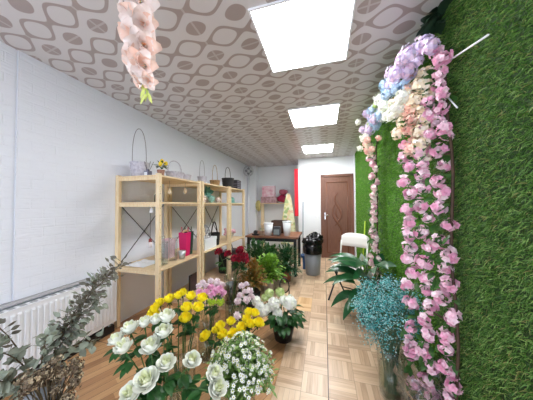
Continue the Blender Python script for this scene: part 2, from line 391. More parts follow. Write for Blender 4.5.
# ------------------------------------------------------------------ radiator
t = thing('radiator', 'white ribbed panel radiator low on the left wall', 'radiator', (-2.15, 1.0, .09))
RY0, RY1, RZ0, RZ1 = .02, 1.735, .10, .585
part('panel', MB().span((-2.165, RY0, RZ0), (-2.155, RY1, RZ1)).span((-2.21, RY0, RZ0+.02), (-2.2, RY1, RZ1-.02)), WHITE, t)
rb = MB(); k = 0
yy = RY0+.03
while yy < RY1-.03:
    rb.faces([(-2.156, yy, RZ0+.03), (-2.148, yy+.006, RZ0+.045), (-2.144, yy+.018, RZ0+.045), (-2.156, yy+.024, RZ0+.03), (-2.156, yy, RZ1-.03), (-2.144, yy+.006, RZ1-.045), (-2.144, yy+.018, RZ1-.045), (-2.156, yy+.024, RZ1-.03)],
             [(0, 1, 5, 4), (1, 2, 6, 5), (2, 3, 7, 6), (4, 5, 6, 7), (0, 3, 2, 1)]); yy += .036
part('ribs', rb, WHITE, t)
part('side_cover', MB().span((-2.215, RY1-.008, RZ0), (-2.15, RY1, RZ1)), WHITE, t, bevel=.003)
gl = MB().span((-2.215, RY0, RZ1-.004), (-2.15, RY1, RZ1+.004))
part('top_grille', gl, WHITE, t, bevel=.002)
sl = MB()
yy = RY0+.03
while yy < RY1-.06: sl.span((-2.205, yy, RZ1+.004), (-2.165, yy+.035, RZ1+.006)); yy += .06
part('grille_slots', sl, mat('grille_shadow', (170, 172, 176), .6), t)
part('bracket', MB().span((-2.238, .4, .2), (-2.21, .45, .5)).span((-2.238, 1.35, .2), (-2.21, 1.4, .5)), WHITE, t)
part('pipe', MB().tube([(-2.19, RY1-.05, .1), (-2.19, RY1-.05, 0)], .012, 8), CHROME, t, smooth=True)

# ------------------------------------------------------------------ pine shelving units
PF, PBK = -1.645, -2.232
SH = [.655, 1.365, 1.65]
def shelf_unit(y0, y1, label, ztop=1.665):
    t = thing('shelving_unit', label, 'shelf', ((PF+PBK)/2, (y0+y1)/2, 0), 'pine shelving units on the left wall')
    for yy in (y0+.02, y1-.02):
        for xx in (PF-.022, PBK+.022):
            p = part('post', MB().box((xx, yy, ztop/2), (.044, .04, ztop)), PINE, t, bevel=.003)
            hole = MB()
            for i in range(20):
                zz = .1+i*.075
                if zz < ztop-.04: hole.box((xx+.0222, yy, zz), (.0008, .007, .007))
            if xx > -1.8: part('peg_holes', hole, mat('peg_hole', (120, 92, 60), .8), p)
        for zz in (SH[0]-.03, SH[1]-.03, SH[2]-.03):
            part('rail', MB().box(((PF+PBK)/2, yy, zz), (PF-PBK-.08, .02, .04)), PINE, t)
    for zz in SH:
        sh = MB()
        for k in range(5):
            pw = (PF-PBK-.006)/5; xa = PBK+.004+k*pw; sh.span((xa, y0+.001, zz-.018), (xa+pw-.0035, y1-.001, zz))
        part('shelf', sh, PINE_OLD, t, bevel=.0015)
    part('cross_brace', MB().bar((PBK+.0, y0+.05, .66), (PBK+.0, y1-.05, 1.34), .012, .002).bar((PBK+.004, y1-.05, .66), (PBK+.004, y0+.05, 1.34), .012, .002), METAL, t)
    return t
shelf_unit(1.77, 2.54, 'nearest pine shelving unit, beside the radiator, with the white basket on top')
shelf_unit(2.57, 3.44, 'middle pine shelving unit, holding the white box and the teal ornaments')
shelf_unit(3.47, 4.17, 'farthest pine shelving unit, beside the back table, with the black basket above')

# baskets
def basket(name, label, c, rb_, rt, h, hh, m, mh, sx=1, sy=1, rows=7, hw=.003, ang=0, lean=0, n=24):
    c = Vector(c); t = thing(name, label, 'basket', c, None)
    bd = MB(); prof = [(rb_*.02, 0), (rb_, 0)]
    for i in range(rows*2+1):
        f = i/(rows*2); r_ = rb_+(rt-rb_)*f+(.0035 if i % 2 else -.001); prof.append((r_, .004+f*(h-.004)))
    prof += [(rt-.004, h), (rb_-.004, .01), (rb_*.02, .008)]
    bd.lathe(prof, c, n, sx=sx, sy=sy); part('body', bd, m, t, smooth=False)
    rim = MB().tube([(c.x+math.cos(a)*rt*sx, c.y+math.sin(a)*rt*sy, c.z+h) for a in [2*PI*i/n for i in range(n+1)]], .006, 6, cap=False)
    part('rim', rim, m, t, smooth=True)
    if hh:
        ca, sa = math.cos(ang), math.sin(ang); P = []
        for i in range(19):
            a = PI*i/18; rr = -math.cos(a); P.append((c.x+ca*rr*rt*sx+lean*math.sin(a)*hh, c.y+sa*rr*rt*sy, c.z+h+hh*math.sin(a)**.7))
        part('handle', MB().tube(P, hw, 6), mh, t, smooth=True)
    return t
WICK = mat('white_wicker', (216, 214, 222), .7, (180, 176, 190), 40, bump=.6, bscale=90)
WICKT = mat('tan_wicker', (186, 150, 104), .7, (150, 116, 74), 40, bump=.6, bscale=90)
WICKB = mat('black_wicker', (34, 34, 36), .5, (22, 22, 24), 40, bump=.6, bscale=90)
ZT = SH[2]
basket('basket', 'white wicker basket with a tall thin handle at the near end of the top shelf', (-2.06, 1.92, ZT), .075, .095, .17, .40, WICK, mat('grey_wire', (150, 146, 152), .5), hw=.004, ang=PI/2, lean=.0, rows=6)
basket('basket', 'oval white wicker basket with an arched handle behind the lemon plant', (-1.86, 2.27, ZT), .10, .125, .10, .15, WICK, WICK, sx=.8, sy=1.0, hw=.006, ang=PI/2, rows=5)
basket('basket', 'low white wicker basket without handle beside the oval one', (-1.85, 2.44, ZT), .075, .09, .09, 0, WICK, WICK, rows=4)
basket('basket', 'slim white basket with a thin hoop handle next to the tan one', (-1.84, 2.86, ZT), .055, .07, .12, .26, WICK, mat('grey_wire', (150, 146, 152), .5), ang=PI/2)
basket('basket', 'tan wicker basket with a hoop handle on the middle unit', (-1.82, 3.22, ZT), .075, .085, .10, .27, WICKT, WICKT, ang=PI/2, hw=.004)
basket('basket', 'black basket with a hoop handle on the far end of the top shelf', (-1.80, 3.68, ZT), .095, .115, .19, .22, WICKB, WICKB, ang=PI/2, hw=.005)
t = thing('storage_box', 'dark grey slatted box beside the black basket', 'box', (-1.78, 4.02, ZT))
bx = mat('charcoal_box', (58, 58, 66), .5)
part('body', MB().span((-1.88, 3.90, ZT), (-1.70, 4.10, ZT+.19)), bx, t, bevel=.004)
part('slats', MB().span((-1.699, 3.91, ZT+.03), (-1.694, 4.09, ZT+.045)).span((-1.699, 3.91, ZT+.07), (-1.694, 4.09, ZT+.085)).span((-1.699, 3.91, ZT+.11), (-1.694, 4.09, ZT+.125)).span((-1.699, 3.91, ZT+.15), (-1.694, 4.09, ZT+.165))
     .span((-1.88, 3.897, ZT+.05), (-1.71, 3.9, ZT+.065)).span((-1.88, 3.897, ZT+.1), (-1.71, 3.9, ZT+.115)), mat('grey_slat', (120, 120, 132), .5), t)
# diffuser
t = thing('reed_diffuser', 'small square reed diffuser bottle with dark sticks beside the white basket', 'diffuser', (-1.9, 1.88, ZT))
part('bottle', MB().span((-1.93, 1.85, ZT), (-1.87, 1.91, ZT+.065)).span((-1.912, 1.868, ZT+.065), (-1.888, 1.892, ZT+.085)), mat('smoked_bottle', (120, 120, 140), .15), t, bevel=.004)
part('paper_label', MB().span((-1.92, 1.8485, ZT+.012), (-1.88, 1.8499, ZT+.05)), WHITE, t, label='white label')
for dx, dy in ((-.05, .02), (-.02, -.03), (.035, .0), (.05, .03)):
    part('reed', MB().tube([(-1.9, 1.88, ZT+.03), (-1.9+dx, 1.88+dy, ZT+.17)], .0022, 5), mat('dark_reed', (60, 44, 44), .7), t)
# lemon plant
t = thing('lemon_plant', 'little artificial lemon plant with two yellow lemons in a woven pot', 'plant', (-1.76, 1.92, ZT))
part('pot', MB().lathe([(.001, 0), (.03, 0), (.04, .075), (.035, .075), (.03, .06), (.001, .06)], (-1.76, 1.92, ZT), 16), mat('woven_pot', (178, 134, 112), .8, (140, 100, 84), 60, bump=.5), t)
lv = MB()
for i in range(34):
    a = R(0, 2*PI); e = R(-.2, 1.2); dd = Vector((math.cos(a)*math.cos(e), math.sin(a)*math.cos(e), math.sin(e)))
    lv.leaf(Vector((-1.76, 1.92, ZT+.11))+dd*R(.01, .04), dd, (0, 0, 1), R(.04, .065), .026, .4, 4)
part('leaves', lv, LEAFD, t, smooth=True)
for p in ((-1.735, 1.885, ZT+.135), (-1.755, 1.93, ZT+.175), (-1.72, 1.95, ZT+.15)):
    part('lemon', MB().ball(p, .021, 8, sz=1.25), mat('lemon', (248, 214, 40), .45), t, smooth=True)

# things on and under the shelves
def hang(label, top, zb, m, kind):
    t = thing('hanging_tassel', label, 'ornament', top)
    part('string', MB().tube([top, (top[0], top[1], zb+.07)], .0015, 5), STEMB, t)
    part('bulb', MB().lathe([(.001, 0), (.018, .01), (.024, .03), (.014, .06), (.003, .075)], (top[0], top[1], zb), 10), m, t, smooth=True)
TAS = mat('cream_tassel', (226, 206, 172), .8)
hang('cream tassel hanging under the top shelf, nearer of the pair', (-1.83, 2.14, SH[2]-.018), 1.46, TAS, 0)
hang('cream tassel hanging under the top shelf, farther of the pair', (-1.83, 2.44, SH[2]-.018), 1.49, TAS, 0)
t = thing('hanging_ornament', 'white bell ornament hanging under the second shelf of the nearest unit', 'ornament', (-1.82, 1.86, SH[1]-.02))
part('string', MB().tube([(-1.82, 1.86, SH[1]-.018), (-1.82, 1.86, 1.31)], .0015, 5), STEMB, t)
part('bell', MB().lathe([(.001, .06), (.012, .055), (.02, .03), (.028, 0), (.024, 0), (.001, .04)], (-1.82, 1.86, 1.25), 12), WHITE, t, smooth=True)
t = thing('hanging_ornament', 'red and white ornament on a long string above the lower shelf', 'ornament', (-1.86, 1.88, SH[1]-.02))
part('string', MB().tube([(-1.86, 1.88, SH[1]-.018), (-1.86, 1.88, .96)], .0018, 5), mat('dark_string', (60, 50, 50), .8), t)
part('cap', MB().lathe([(.001, .04), (.014, .035), (.018, 0), (.001, 0)], (-1.86, 1.88, .925), 12), mat('brick_red', (150, 64, 60), .6), t, smooth=True)
part('cup', MB().lathe([(.001, .06), (.02, .06), (.018, 0), (.001, 0)], (-1.86, 1.88, .865), 12), mat('cup_white', (232, 222, 220), .6), t, smooth=True)
t = thing('bottle', 'small dark bottle on the second shelf behind the near front post', 'bottle', (-1.86, 1.97, SH[1]))
part('body', MB().lathe([(.001, 0), (.027, 0), (.028, .08), (.012, .1), (.012, .115), (.001, .115)], (-1.86, 1.97, SH[1]), 14), BLACK, t, smooth=True)
part('cap', MB().lathe([(.013, .115), (.013, .14), (.001, .14)], (-1.86, 1.97, SH[1]), 12), mat('bottle_green', (40, 60, 50), .4), t, smooth=True)
# glass vases on the lower shelf
def vase(label, c, r, h, water=0, group=None, flare=0, name='glass_vase', n=28, tint=None):
    t = thing(name, label, 'vase', c, group)
    th = .004
    prof = [(.001, 0), (r, 0)]+[(r+flare*(i/6)**2, h*i/6) for i in range(1, 7)]+[(r+flare-th, h)]+[(r-th+flare*(i/6)**2, h*i/6) for i in range(5, 0, -1)]+[(r-th, .012), (.001, .012)]
    part('glass', MB().lathe(prof, c, n), tint or GLASS, t, smooth=True)
    if water: part('water', MB().lathe([(.001, .014), (r-th-.001, .014), (r-th-.001+flare*(water/h)**2, water), (.001, water)], c, n), WATER, t, smooth=True)
    return t
vase('wide clear glass vase on the lower shelf, beside the near front post', (-1.80, 1.98, SH[0]), .07, .26)
vase('clear glass cylinder second from the near post on the lower shelf', (-1.95, 2.12, SH[0]), .055, .30)
vase('tall clear glass cylinder in front of the pale pink bag', (-1.80, 2.17, SH[0]), .05, .28)
BAGP = mat('pale_pink_paper', (236, 200, 210), .6); HOT = mat('hot_pink_paper', (222, 30, 110), .5); DGR = mat('dark_green_paper', (36, 72, 62), .6)
def bag(label, x0, y0, x1, y1, z, h, m, mh=None, name='gift_bag'):
    t = thing(name, label, 'bag', ((x0+x1)/2, (y0+y1)/2, z)); e = .012
    b = MB().faces([(x0+e, y0, z), (x1-e, y0, z), (x1-e, y1, z), (x0+e, y1, z), (x0, y0-e, z+h), (x1, y0-e*.5, z+h), (x1, y1+e, z+h), (x0, y1+e*.5, z+h)], [(3, 2, 1, 0), (0, 1, 5, 4), (1, 2, 6, 5), (2, 3, 7, 6), (3, 0, 4, 7)])
    part('body', b, m, t, solid=.003)
    if mh: 
        for xx in (x0+.004, x1-.004): part('handle', MB().tube(bez((xx, y0+(y1-y0)*.3, z+h-.02), (xx, (y0+y1)/2, z+h+.16), (xx, y0+(y1-y0)*.7, z+h-.02)), .003, 6), mh, t, smooth=True)
    return t
bag('pale pink paper bag behind the glass cylinders', -2.02, 2.22, -1.90, 2.33, SH[0], .24, BAGP)
bag('hot pink gift bag on the lower shelf', -1.87, 2.37, -1.76, 2.455, SH[0], .31, HOT, HOT)
bag('dark green gift bag behind the hot pink one', -1.88, 2.46, -1.77, 2.53, SH[0], .31, DGR, DGR)
t = thing('straw_bow', 'cream straw bow lying on top of the pink and green bags', 'bow', (-1.82, 2.43, .975))
sb = MB()
for i in range(26):
    a = R(0, 2*PI); sb.leaf((-1.82, 2.43, .98), (math.cos(a)*.5, math.sin(a), R(.05, .7)), (0, 0, 1), R(.05, .1), .014, .8, 4)
part('loops', sb, mat('straw', (230, 206, 160), .7), t); part('knot', MB().ball((-1.82, 2.43, .985), .016), mat('straw', (230, 206, 160), .7), t)
t = thing('tin_bucket', 'little grey tin bucket in front of the hot pink bag', 'bucket', (-1.74, 2.26, SH[0]))
part('body', MB().lathe([(.001, 0), (.035, 0), (.045, .1), (.042, .1), (.033, .005), (.001, .005)], (-1.74, 2.26, SH[0]), 18), mat('tin', (190, 192, 194), .35, metal=.6), t, smooth=True)
t = thing('gift_box', 'white cardboard box on the lower shelf of the middle unit', 'box', (-1.80, 2.86, SH[0]))
part('body', MB().span((-1.92, 2.72, SH[0]), (-1.70, 3.06, SH[0]+.165)), WHITE, t, bevel=.003); part('lid', MB().span((-1.924, 2.716, SH[0]+.125), (-1.696, 3.064, SH[0]+.17)), WHITE, t, bevel=.003)
t = thing('wire_cage', 'grey wire dome basket standing on the white box', 'basket', (-1.81, 2.86, SH[0]+.17))
wc = MB()
for k in range(10):
    a = PI*k/10; wc.tube([(-1.81+.1*math.cos(e)*math.cos(a), 2.86+.12*math.cos(e)*math.sin(a), SH[0]+.173+.2*math.sin(e)) for e in [PI*i/12 for i in range(13)]], .003, 5)
for zz, rr in ((.005, 1), (.1, .87), (.16, .6)):
    wc.tube([(-1.81+.1*rr*math.cos(a), 2.86+.12*rr*math.sin(a), SH[0]+.173+zz) for a in [2*PI*i/20 for i in range(21)]], .003, 5)
part('wires', wc, mat('grey_wire2', (150, 152, 156), .4), t)
t = thing('handbag', 'black basket with a leather-like handle behind the white box', 'basket', (-1.82, 3.2, SH[0]))
part('body', MB().lathe([(.001, 0), (.08, 0), (.1, .2), (.095, .2), (.075, .01), (.001, .01)], (-1.82, 3.2, SH[0]), 20), WICKB, t); part('handle', MB().tube(bez((-1.82, 3.1, SH[0]+.19), (-1.82, 3.2, SH[0]+.58), (-1.82, 3.3, SH[0]+.19), 12), .01, 8), BLACK, t, smooth=True)
# teal ornaments, second shelf of the middle unit
TEAL = mat('teal_ribbon', (110, 168, 156), .5, (80, 140, 130), 20); BLUSH = mat('blush_ball', (238, 222, 214), .6)
def bowl_flower(label, c, r, m):
    t = thing('paper_ball', label, 'ornament', c)
    b = MB().ball((c[0], c[1], c[2]+r), r*.8, 8)
    for i in range(40):
        v = Vector((random.gauss(0, 1), random.gauss(0, 1), random.gauss(0, 1))).normalized(); b.leaf(Vector((c[0], c[1], c[2]+r))+v*r*.6, v, (0, 0, 1), r*.5, r*.5, .2, 2)
    part('ruffles', b, m, t, smooth=True)
bowl_flower('blush white paper ball on the second shelf, nearest of its row', (-1.78, 2.78, SH[1]), .068, BLUSH)
bowl_flower('pale teal paper ball between two white balls on the second shelf', (-1.77, 3.02, SH[1]), .062, mat('pale_teal', (160, 206, 196), .6))
bowl_flower('white paper ball at the far side of the teal bow', (-1.77, 3.24, SH[1]), .055, BLUSH)
t = thing('ribbon_bow', 'big teal ribbon bow leaning above the paper balls', 'bow', (-1.86, 3.0, SH[1]))
rb = MB()
for a, L in ((.5, .2), (2.5, .2), (1.2, .15), (1.9, .15), (-.5, .16), (-2.6, .16)):
    rb.leaf((-1.86, 3.0, SH[1]+.15), (.15, math.cos(a), math.sin(a)*.9), (1, 0, 0), L, .085, .25, 6, fold=.5)
part('loops', rb, TEAL, t, smooth=True, solid=.003); part('knot', MB().ball((-1.85, 3.0, SH[1]+.15), .024), TEAL, t)
part('stand', MB().tube([(-1.86, 3.0, SH[1]), (-1.86, 3.0, SH[1]+.15)], .004, 6), STEMB, t)
t = thing('sun_hat', 'teal sun hat on the second shelf of the farthest unit', 'hat', (-1.8, 3.82, SH[1]))
part('brim', MB().lathe([(.06, .012), (.12, .004), (.15, 0), (.15, .003), (.12, .008), (.06, .016)], (-1.8, 3.84, SH[1]), 24, wob=.03), TEAL, t, smooth=True); part('crown', MB().lathe([(.065, .01), (.06, .09), (.045, .115), (.001, .12)], (-1.8, 3.84, SH[1]), 20), TEAL, t, smooth=True)
t = thing('artificial_bouquet', 'small bunch of pale pink artificial roses on the lower shelf of the farthest unit', 'artificial flowers', (-1.8, 3.72, SH[0]))
pb = MB()
for i in range(11): pb.ball((-1.8+R(-.07, .07), 3.74+R(-.13, .13), SH[0]+R(.06, .22)), R(.025, .04), 6)
part('blooms', pb, mat('pale_pink_bloom', (236, 196, 206), .6, (216, 160, 176), 30), t, smooth=True)
part('wrap', MB().lathe([(.001, 0), (.04, 0), (.1, .12), (.095, .12), (.001, .02)], (-1.8, 3.74, SH[0]), 14), mat('kraft', (196, 186, 178), .7), t)
t = thing('tote_bag', 'black bag standing on the floor under the farthest unit', 'bag', (-1.86, 3.9, 0)); part('body', MB().span((-2.0, 3.66, .0), (-1.76, 4.12, .42)), BLACK, t, bevel=.03); part('handle', MB().tube(bez((-1.87, 3.75, .4), (-1.87, 3.9, .72), (-1.87, 4.05, .4)), .01, 6), BLACK, t, smooth=True)
t = thing('picture_frame', 'black framed card standing on the floor under the middle unit', 'picture frame', (-1.97, 2.88, 0)); part('frame', MB().span((-1.98, 2.72, .0), (-1.96, 3.04, .27)), BLACK, t, bevel=.004); part('card', MB().span((-1.9595, 2.74, .02), (-1.9585, 3.02, .25)), mat('dark_print', (70, 52, 56), .5), t)
t = thing('lace_netting', 'crumpled white netting lying on the lower shelf of the nearest unit', 'netting', (-1.97, 1.97, SH[0]))
ln = MB(); N = 14
for i in range(N):
    for j in range(N):
        pass
vs = []; fs = []
for i in range(N):
    for j in range(N):
        x = -2.15+.26*i/(N-1); y = 1.82+.26*j/(N-1); e = min(i, j, N-1-i, N-1-j)/(N/2)
        vs.append((x, y, SH[0]+.004+e**.5*(.01+.07*abs(mnoise.noise((x*16, y*16, 0))))))
for i in range(N-1):
    for j in range(N-1): fs.append((i*N+j, (i+1)*N+j, (i+1)*N+j+1, i*N+j+1))
part('sheet', ln.faces(vs, fs), mat('net_white', (240, 240, 242), .5), t, smooth=False)

# ------------------------------------------------------------------ back of the shop
t = thing('wall_fan', 'small white wall fan high at the far end of the left wall', 'fan', (-2.1, 5.55, 2.28))
fc = Vector((-2.06, 5.5, 2.28)); ax = Vector((.75, -.66, -.1)).normalized(); q = ax.to_track_quat('Z', 'Y').to_matrix().to_4x4(); q.translation = fc
cage = MB()
for rr, dz in ((.14, 0), (.14, .05), (.1, .06), (.06, .065), (.14, -.03)):
    cage.tube([(rr*math.cos(a), rr*math.sin(a), dz) for a in [2*PI*i/24 for i in range(25)]], .005, 5, cap=False)
for k in range(16):
    a = 2*PI*k/16; cage.tube([(.02*math.cos(a), .02*math.sin(a), .07), (.1*math.cos(a), .1*math.sin(a), .06), (.14*math.cos(a), .14*math.sin(a), .03), (.14*math.cos(a), .14*math.sin(a), -.03)], .0025, 4)
part('cage', MB().add(cage, q), mat('fan_grey', (190, 192, 196), .4), t)
bl = MB()
for k in range(4):
    a = PI/2*k; bl.leaf((.02*math.cos(a), .02*math.sin(a), .0), (math.cos(a), math.sin(a), .15), (0, 0, 1), .1, .09, 0, 4)
part('blades', MB().add(bl, q), mat('fan_blade', (110, 114, 122), .4), t); part('motor', MB().add(MB().lathe([(.001, .03), (.035, .025), (.05, -.03), (.045, -.1), (.001, -.11)], (0, 0, 0), 16), q), WHITE, t, smooth=True)
part('arm', MB().tube([fc-ax*.1, fc-ax*.1+Vector((0, 0, -.1)), (-2.24, 5.62, 2.12)], .015, 8), WHITE, t, smooth=True); part('wall_plate', MB().span((-2.24, 5.55, 2.04), (-2.225, 5.69, 2.2)), WHITE, t)
single('pipe', MB().tube([(-2.19, 5.88, 0), (-2.19, 5.88, 2.16)], .035, 12), WHITE, 'white vertical pipe in the far left corner', 'pipe', smooth=True)
# table
TB = mat('table_brown', (142, 94, 66), .4, (112, 72, 50), 6, stretch=(1.5, 18, 18))
TX0, TX1, TY0, TY1, TZ = -1.5, -.475, 3.82, 4.62, .73
t = thing('work_table', 'brown wooden table with black legs along the back of the shop', 'table', ((TX0+TX1)/2, 4.2, 0))
part('tabletop', MB().span((TX0, TY0, TZ-.035), (TX1, TY1, TZ)), TB, t, bevel=.004)
for x in (TX0+.05, TX1-.06):
    for y in (TY0+.06, TY1-.06): part('leg', MB().span((x-.025, y-.025, 0), (x+.025, y+.025, TZ-.035)), BLACK, t, bevel=.003)
part('apron', MB().span((TX0+.05, TY0+.05, TZ-.1), (TX1-.06, TY0+.07, TZ-.035)).span((TX1-.07, TY0+.06, TZ-.1), (TX1-.05, TY1-.06, TZ-.035)), BLACK, t)
def pot(name, label, c, rb_, rt, h, m, cat='pot'):
    t = thing(name, label, cat, c); part('body', MB().lathe([(.001, 0), (rb_, 0), (rt, h), (rt-.006, h), (rb_-.006, .01), (.001, .01)], c, 20), m, t, smooth=True)
    part('rim', MB().lathe([(rt, h-.02), (rt+.006, h-.018), (rt+.006, h), (rt-.004, h+.001)], c, 20), m, t, smooth=True); return t
pot('planter', 'white planter on the back table beside the dark box', (-1.07, 3.98, TZ), .07, .09, .24, WHITE)
pot('planter', 'taller white planter near the right end of the back table', (-.70, 3.98, TZ), .06, .085, .28, WHITE)
t = thing('storage_box', 'small dark box with a grey front between the white planters', 'box', (-.9, 3.98, TZ)); part('body', MB().span((-.97, 3.94, TZ), (-.83, 4.06, TZ+.17)), mat('dark_grey', (60, 62, 66), .5), t, bevel=.006); part('front', MB().span((-.955, 3.936, TZ+.02), (-.845, 3.94, TZ+.12)), mat('mid_grey', (120, 130, 130), .5), t)
single('wooden_crate', MB().span((-1.1, 4.32, TZ), (-.74, 4.55, TZ+.02)).span((-1.1, 4.32, TZ), (-1.085, 4.55, TZ+.26)).span((-.755, 4.32, TZ), (-.74, 4.55, TZ+.26)).span((-1.1, 4.32, TZ), (-.74, 4.335, TZ+.26)).span((-1.1, 4.535, TZ), (-.74, 4.55, TZ+.26)), mat('dark_wood', (84, 58, 44), .5, (66, 44, 34), 10), 'open dark wooden crate behind the white planters', 'crate')
t = vase('small clear glass jar on the left of the back table', (-1.2, 3.95, TZ), .045, .14)
t = thing('tape_dispenser', 'black tape dispenser at the left end of the back table', 'tape dispenser', (-1.3, 3.9, TZ)); part('base', MB().span((-1.38, 3.87, TZ), (-1.24, 3.93, TZ+.03)), BLACK, t, bevel=.006); part('reel', MB().tube([(-1.31, 3.88, TZ+.06), (-1.31, 3.92, TZ+.06)], .04, 16), BLACK, t)
# recess shelf
t = thing('narrow_shelf', 'pale pine shelf with two posts in the far recess', 'shelf', (-1.4, 6.1, 0))
for x in (-1.81, -1.03): part('post', MB().box((x, 6.06, .78), (.09, .06, 1.56)), PINE, t, bevel=.004)
for zz in (.75, 1.38): part('shelf', MB().span((-1.85, 5.95, zz-.025), (-.99, 6.2, zz)), PINE_OLD, t)
t = thing('photo_box', 'white and pink printed box on the recess shelf', 'box', (-1.6, 6.08, 1.38)); part('body', MB().span((-1.80, 5.99, 1.572), (-1.42, 6.15, 1.89)), mat('pinkish_print', (234, 222, 224), .5, (206, 130, 150), 9), t); part('edge', MB().span((-1.81, 5.98, 1.89), (-1.41, 6.16, 1.91)), WHITE, t)
MAG = mat('magenta_cloth', (168, 24, 70), .7, (120, 16, 50), 12)
single('storage_box', MB().span((-1.84, 5.98, 1.38), (-1.36, 6.16, 1.57)), mat('mixed_pink', (196, 160, 160), .6, (132, 92, 98), 14), 'dusty pink patterned box under the white and pink printed box', 'box', bevel=.005)
def lump(c, s, seed, n=10, amp=.25, freq=3):
    b = MB().ball((0, 0, 0), 1, n); out = []
    for p in b.v:
        v = Vector(p); k = 1+amp*mnoise.noise(v*freq*.5+Vector((seed, seed*2, 0))); out.append((c[0]+v.x*s[0]*k, c[1]+v.y*s[1]*k, c[2]+v.z*s[2]*k))
    b.v = out; return b
single('cloth_pile', lump((-1.18, 6.06, 1.5), (.17, .1, .115), 2, 12), MAG, 'heap of magenta fabric on the right of the recess shelf', 'fabric', smooth=True)
single('wrapped_parcel', lump((-1.17, 6.06, 1.70), (.13, .09, .085), 5, 12), mat('dark_magenta', (142, 20, 58), .5, (214, 150, 160), 5), 'dark magenta parcel on top of the magenta fabric', 'parcel', smooth=True)
single('straw_bag', lump((-1.93, 5.98, 1.30), (.08, .06, .16), 8, 12), mat('yellow_straw', (208, 196, 130), .8, (170, 156, 100), 20), 'yellowish straw bag hanging beside the left post of the recess shelf', 'bag', smooth=True)
# ironing board
t = thing('ironing_board', 'upright ironing board with a yellow green floral cover', 'ironing board', (-.86, 5.25, 0))
ib = MB(); pr = [(.03, 1.60), (.06, 1.54), (.09, 1.42), (.125, 1.2), (.16, .95), (.19, .7), (.19, .35)]
vs = []
for dy in (0, .035):
    for r_, z in pr: vs += [(-.875-r_*.95, 5.18+dy+(1.6-z)*-.05, z), (-.875+r_*.95, 5.18+dy+(1.6-z)*-.05, z)]
n_ = len(pr); fs = []
for o in (0, 2*n_):
    for i in range(n_-1): fs.append((o+2*i, o+2*i+1, o+2*i+3, o+2*i+2))
for i in range(n_-1): fs += [(2*i, 2*i+2, 2*n_+2*i+2, 2*n_+2*i), (2*i+1, 2*n_+2*i+1, 2*n_+2*i+3, 2*i+3)]
fs += [(0, 2*n_, 2*n_+1, 1), (2*n_-2, 2*n_-1, 4*n_-1, 4*n_-2)]
m_, n2, b2 = base('floral_cover'); vo = n2.node('ShaderNodeTexVoronoi'); vo.inputs['Scale'].default_value = 16; n2.l.new(n2.obj(), vo.inputs['Vector'])
n2.l.new(n2.ramp(vo.outputs['Color'], [(0, lin((228, 226, 190))), (.42, lin((226, 224, 184))), (.52, lin((150, 178, 110))), (.62, lin((226, 216, 150))), (.76, lin((222, 184, 146))), (.84, lin((232, 230, 200)))]), b2.inputs['Base Color'])
part('board', ib.faces(vs, fs), m_, t); part('leg', MB().tube([(-1.0, 5.2, .9), (-.78, 5.26, 0)], .012, 8), CHROME, t, smooth=True); part('leg', MB().tube([(-.75, 5.2, .9), (-.97, 5.27, 0)], .012, 8), CHROME, t, smooth=True)
single('red_banner', MB().span((-.745, 5.40, 1.03), (-.655, 5.43, 2.26)), mat('red_cloth', (226, 30, 52), .6), 'long narrow red banner hanging at the corner of the white wall', 'banner')
t = thing('mop', 'grey mop handle leaning on the white wall behind the bin', 'mop', (-.52, 5.36, 0)); part('handle', MB().tube([(-.53, 5.28, .08), (-.53, 5.42, 1.4)], .012, 8), mat('grey_blue', (150, 164, 176), .4), t, smooth=True); part('head', lump((-.53, 5.28, .05), (.1, .06, .05), 3), mat('mop_blue', (60, 90, 130), .8), t)
# bin
BC = Vector((-.228, 4.10, 0))
t = thing('trash_bin', 'round grey plastic bin on the floor before the brown door', 'bin', BC)
part('body', MB().lathe([(.001, 0), (.125, 0), (.135, .03), (.168, .53), (.16, .53), (.125, .02), (.001, .02)], BC, 28), mat('bin_grey', (128, 132, 136), .4), t, smooth=True)
part('band', MB().lathe([(.163, .44), (.172, .445), (.174, .47), (.166, .475)], BC, 28), mat('bin_grey2', (112, 116, 120), .4), t, smooth=True)
bag_m = mat('black_bag', (16, 16, 19), .22, bump=1.0, bscale=14)
t = thing('garbage_bag', 'shiny black bag bulging over the rim of the grey bin', 'bag', BC+Vector((0, 0, .42)))
sk = MB().lathe([(.176, .40), (.184, .46), (.186, .52), (.18, .56), (.16, .58), (.001, .6)], BC, 40, wob=.035)
for i, (x, y, z, s) in enumerate(((.04, 0, .64, .11), (-.09, .02, .62, .09), (.0, -.06, .6, .12), (.09, -.02, .68, .09), (.05, .05, .73, .07), (-.03, .06, .68, .08), (-.13, -.03, .6, .05), (.13, .0, .6, .05))):
    sk.add(lump(BC+Vector((x, y, z)), (s*1.1, s, s*.8), i*1.7, 14, .7, 5))
part('film', sk, bag_m, t, smooth=True)
single('plastic_tub', MB().faces([(-.44, 4.35, .0), (-.36, 4.35, 0), (-.36, 4.55, 0), (-.44, 4.55, 0), (-.45, 4.33, .28), (-.35, 4.33, .28), (-.35, 4.37, .28), (-.45, 4.37, .28)], [(3, 2, 1, 0), (0, 1, 5, 4), (1, 2, 6, 5), (2, 3, 7, 6), (3, 0, 4, 7), (4, 5, 6, 7)]), mat('blue_plastic', (40, 90, 150), .4), 'blue plastic tub squeezed between the table and the grey bin', 'tub')  # small blue tub beside the bin

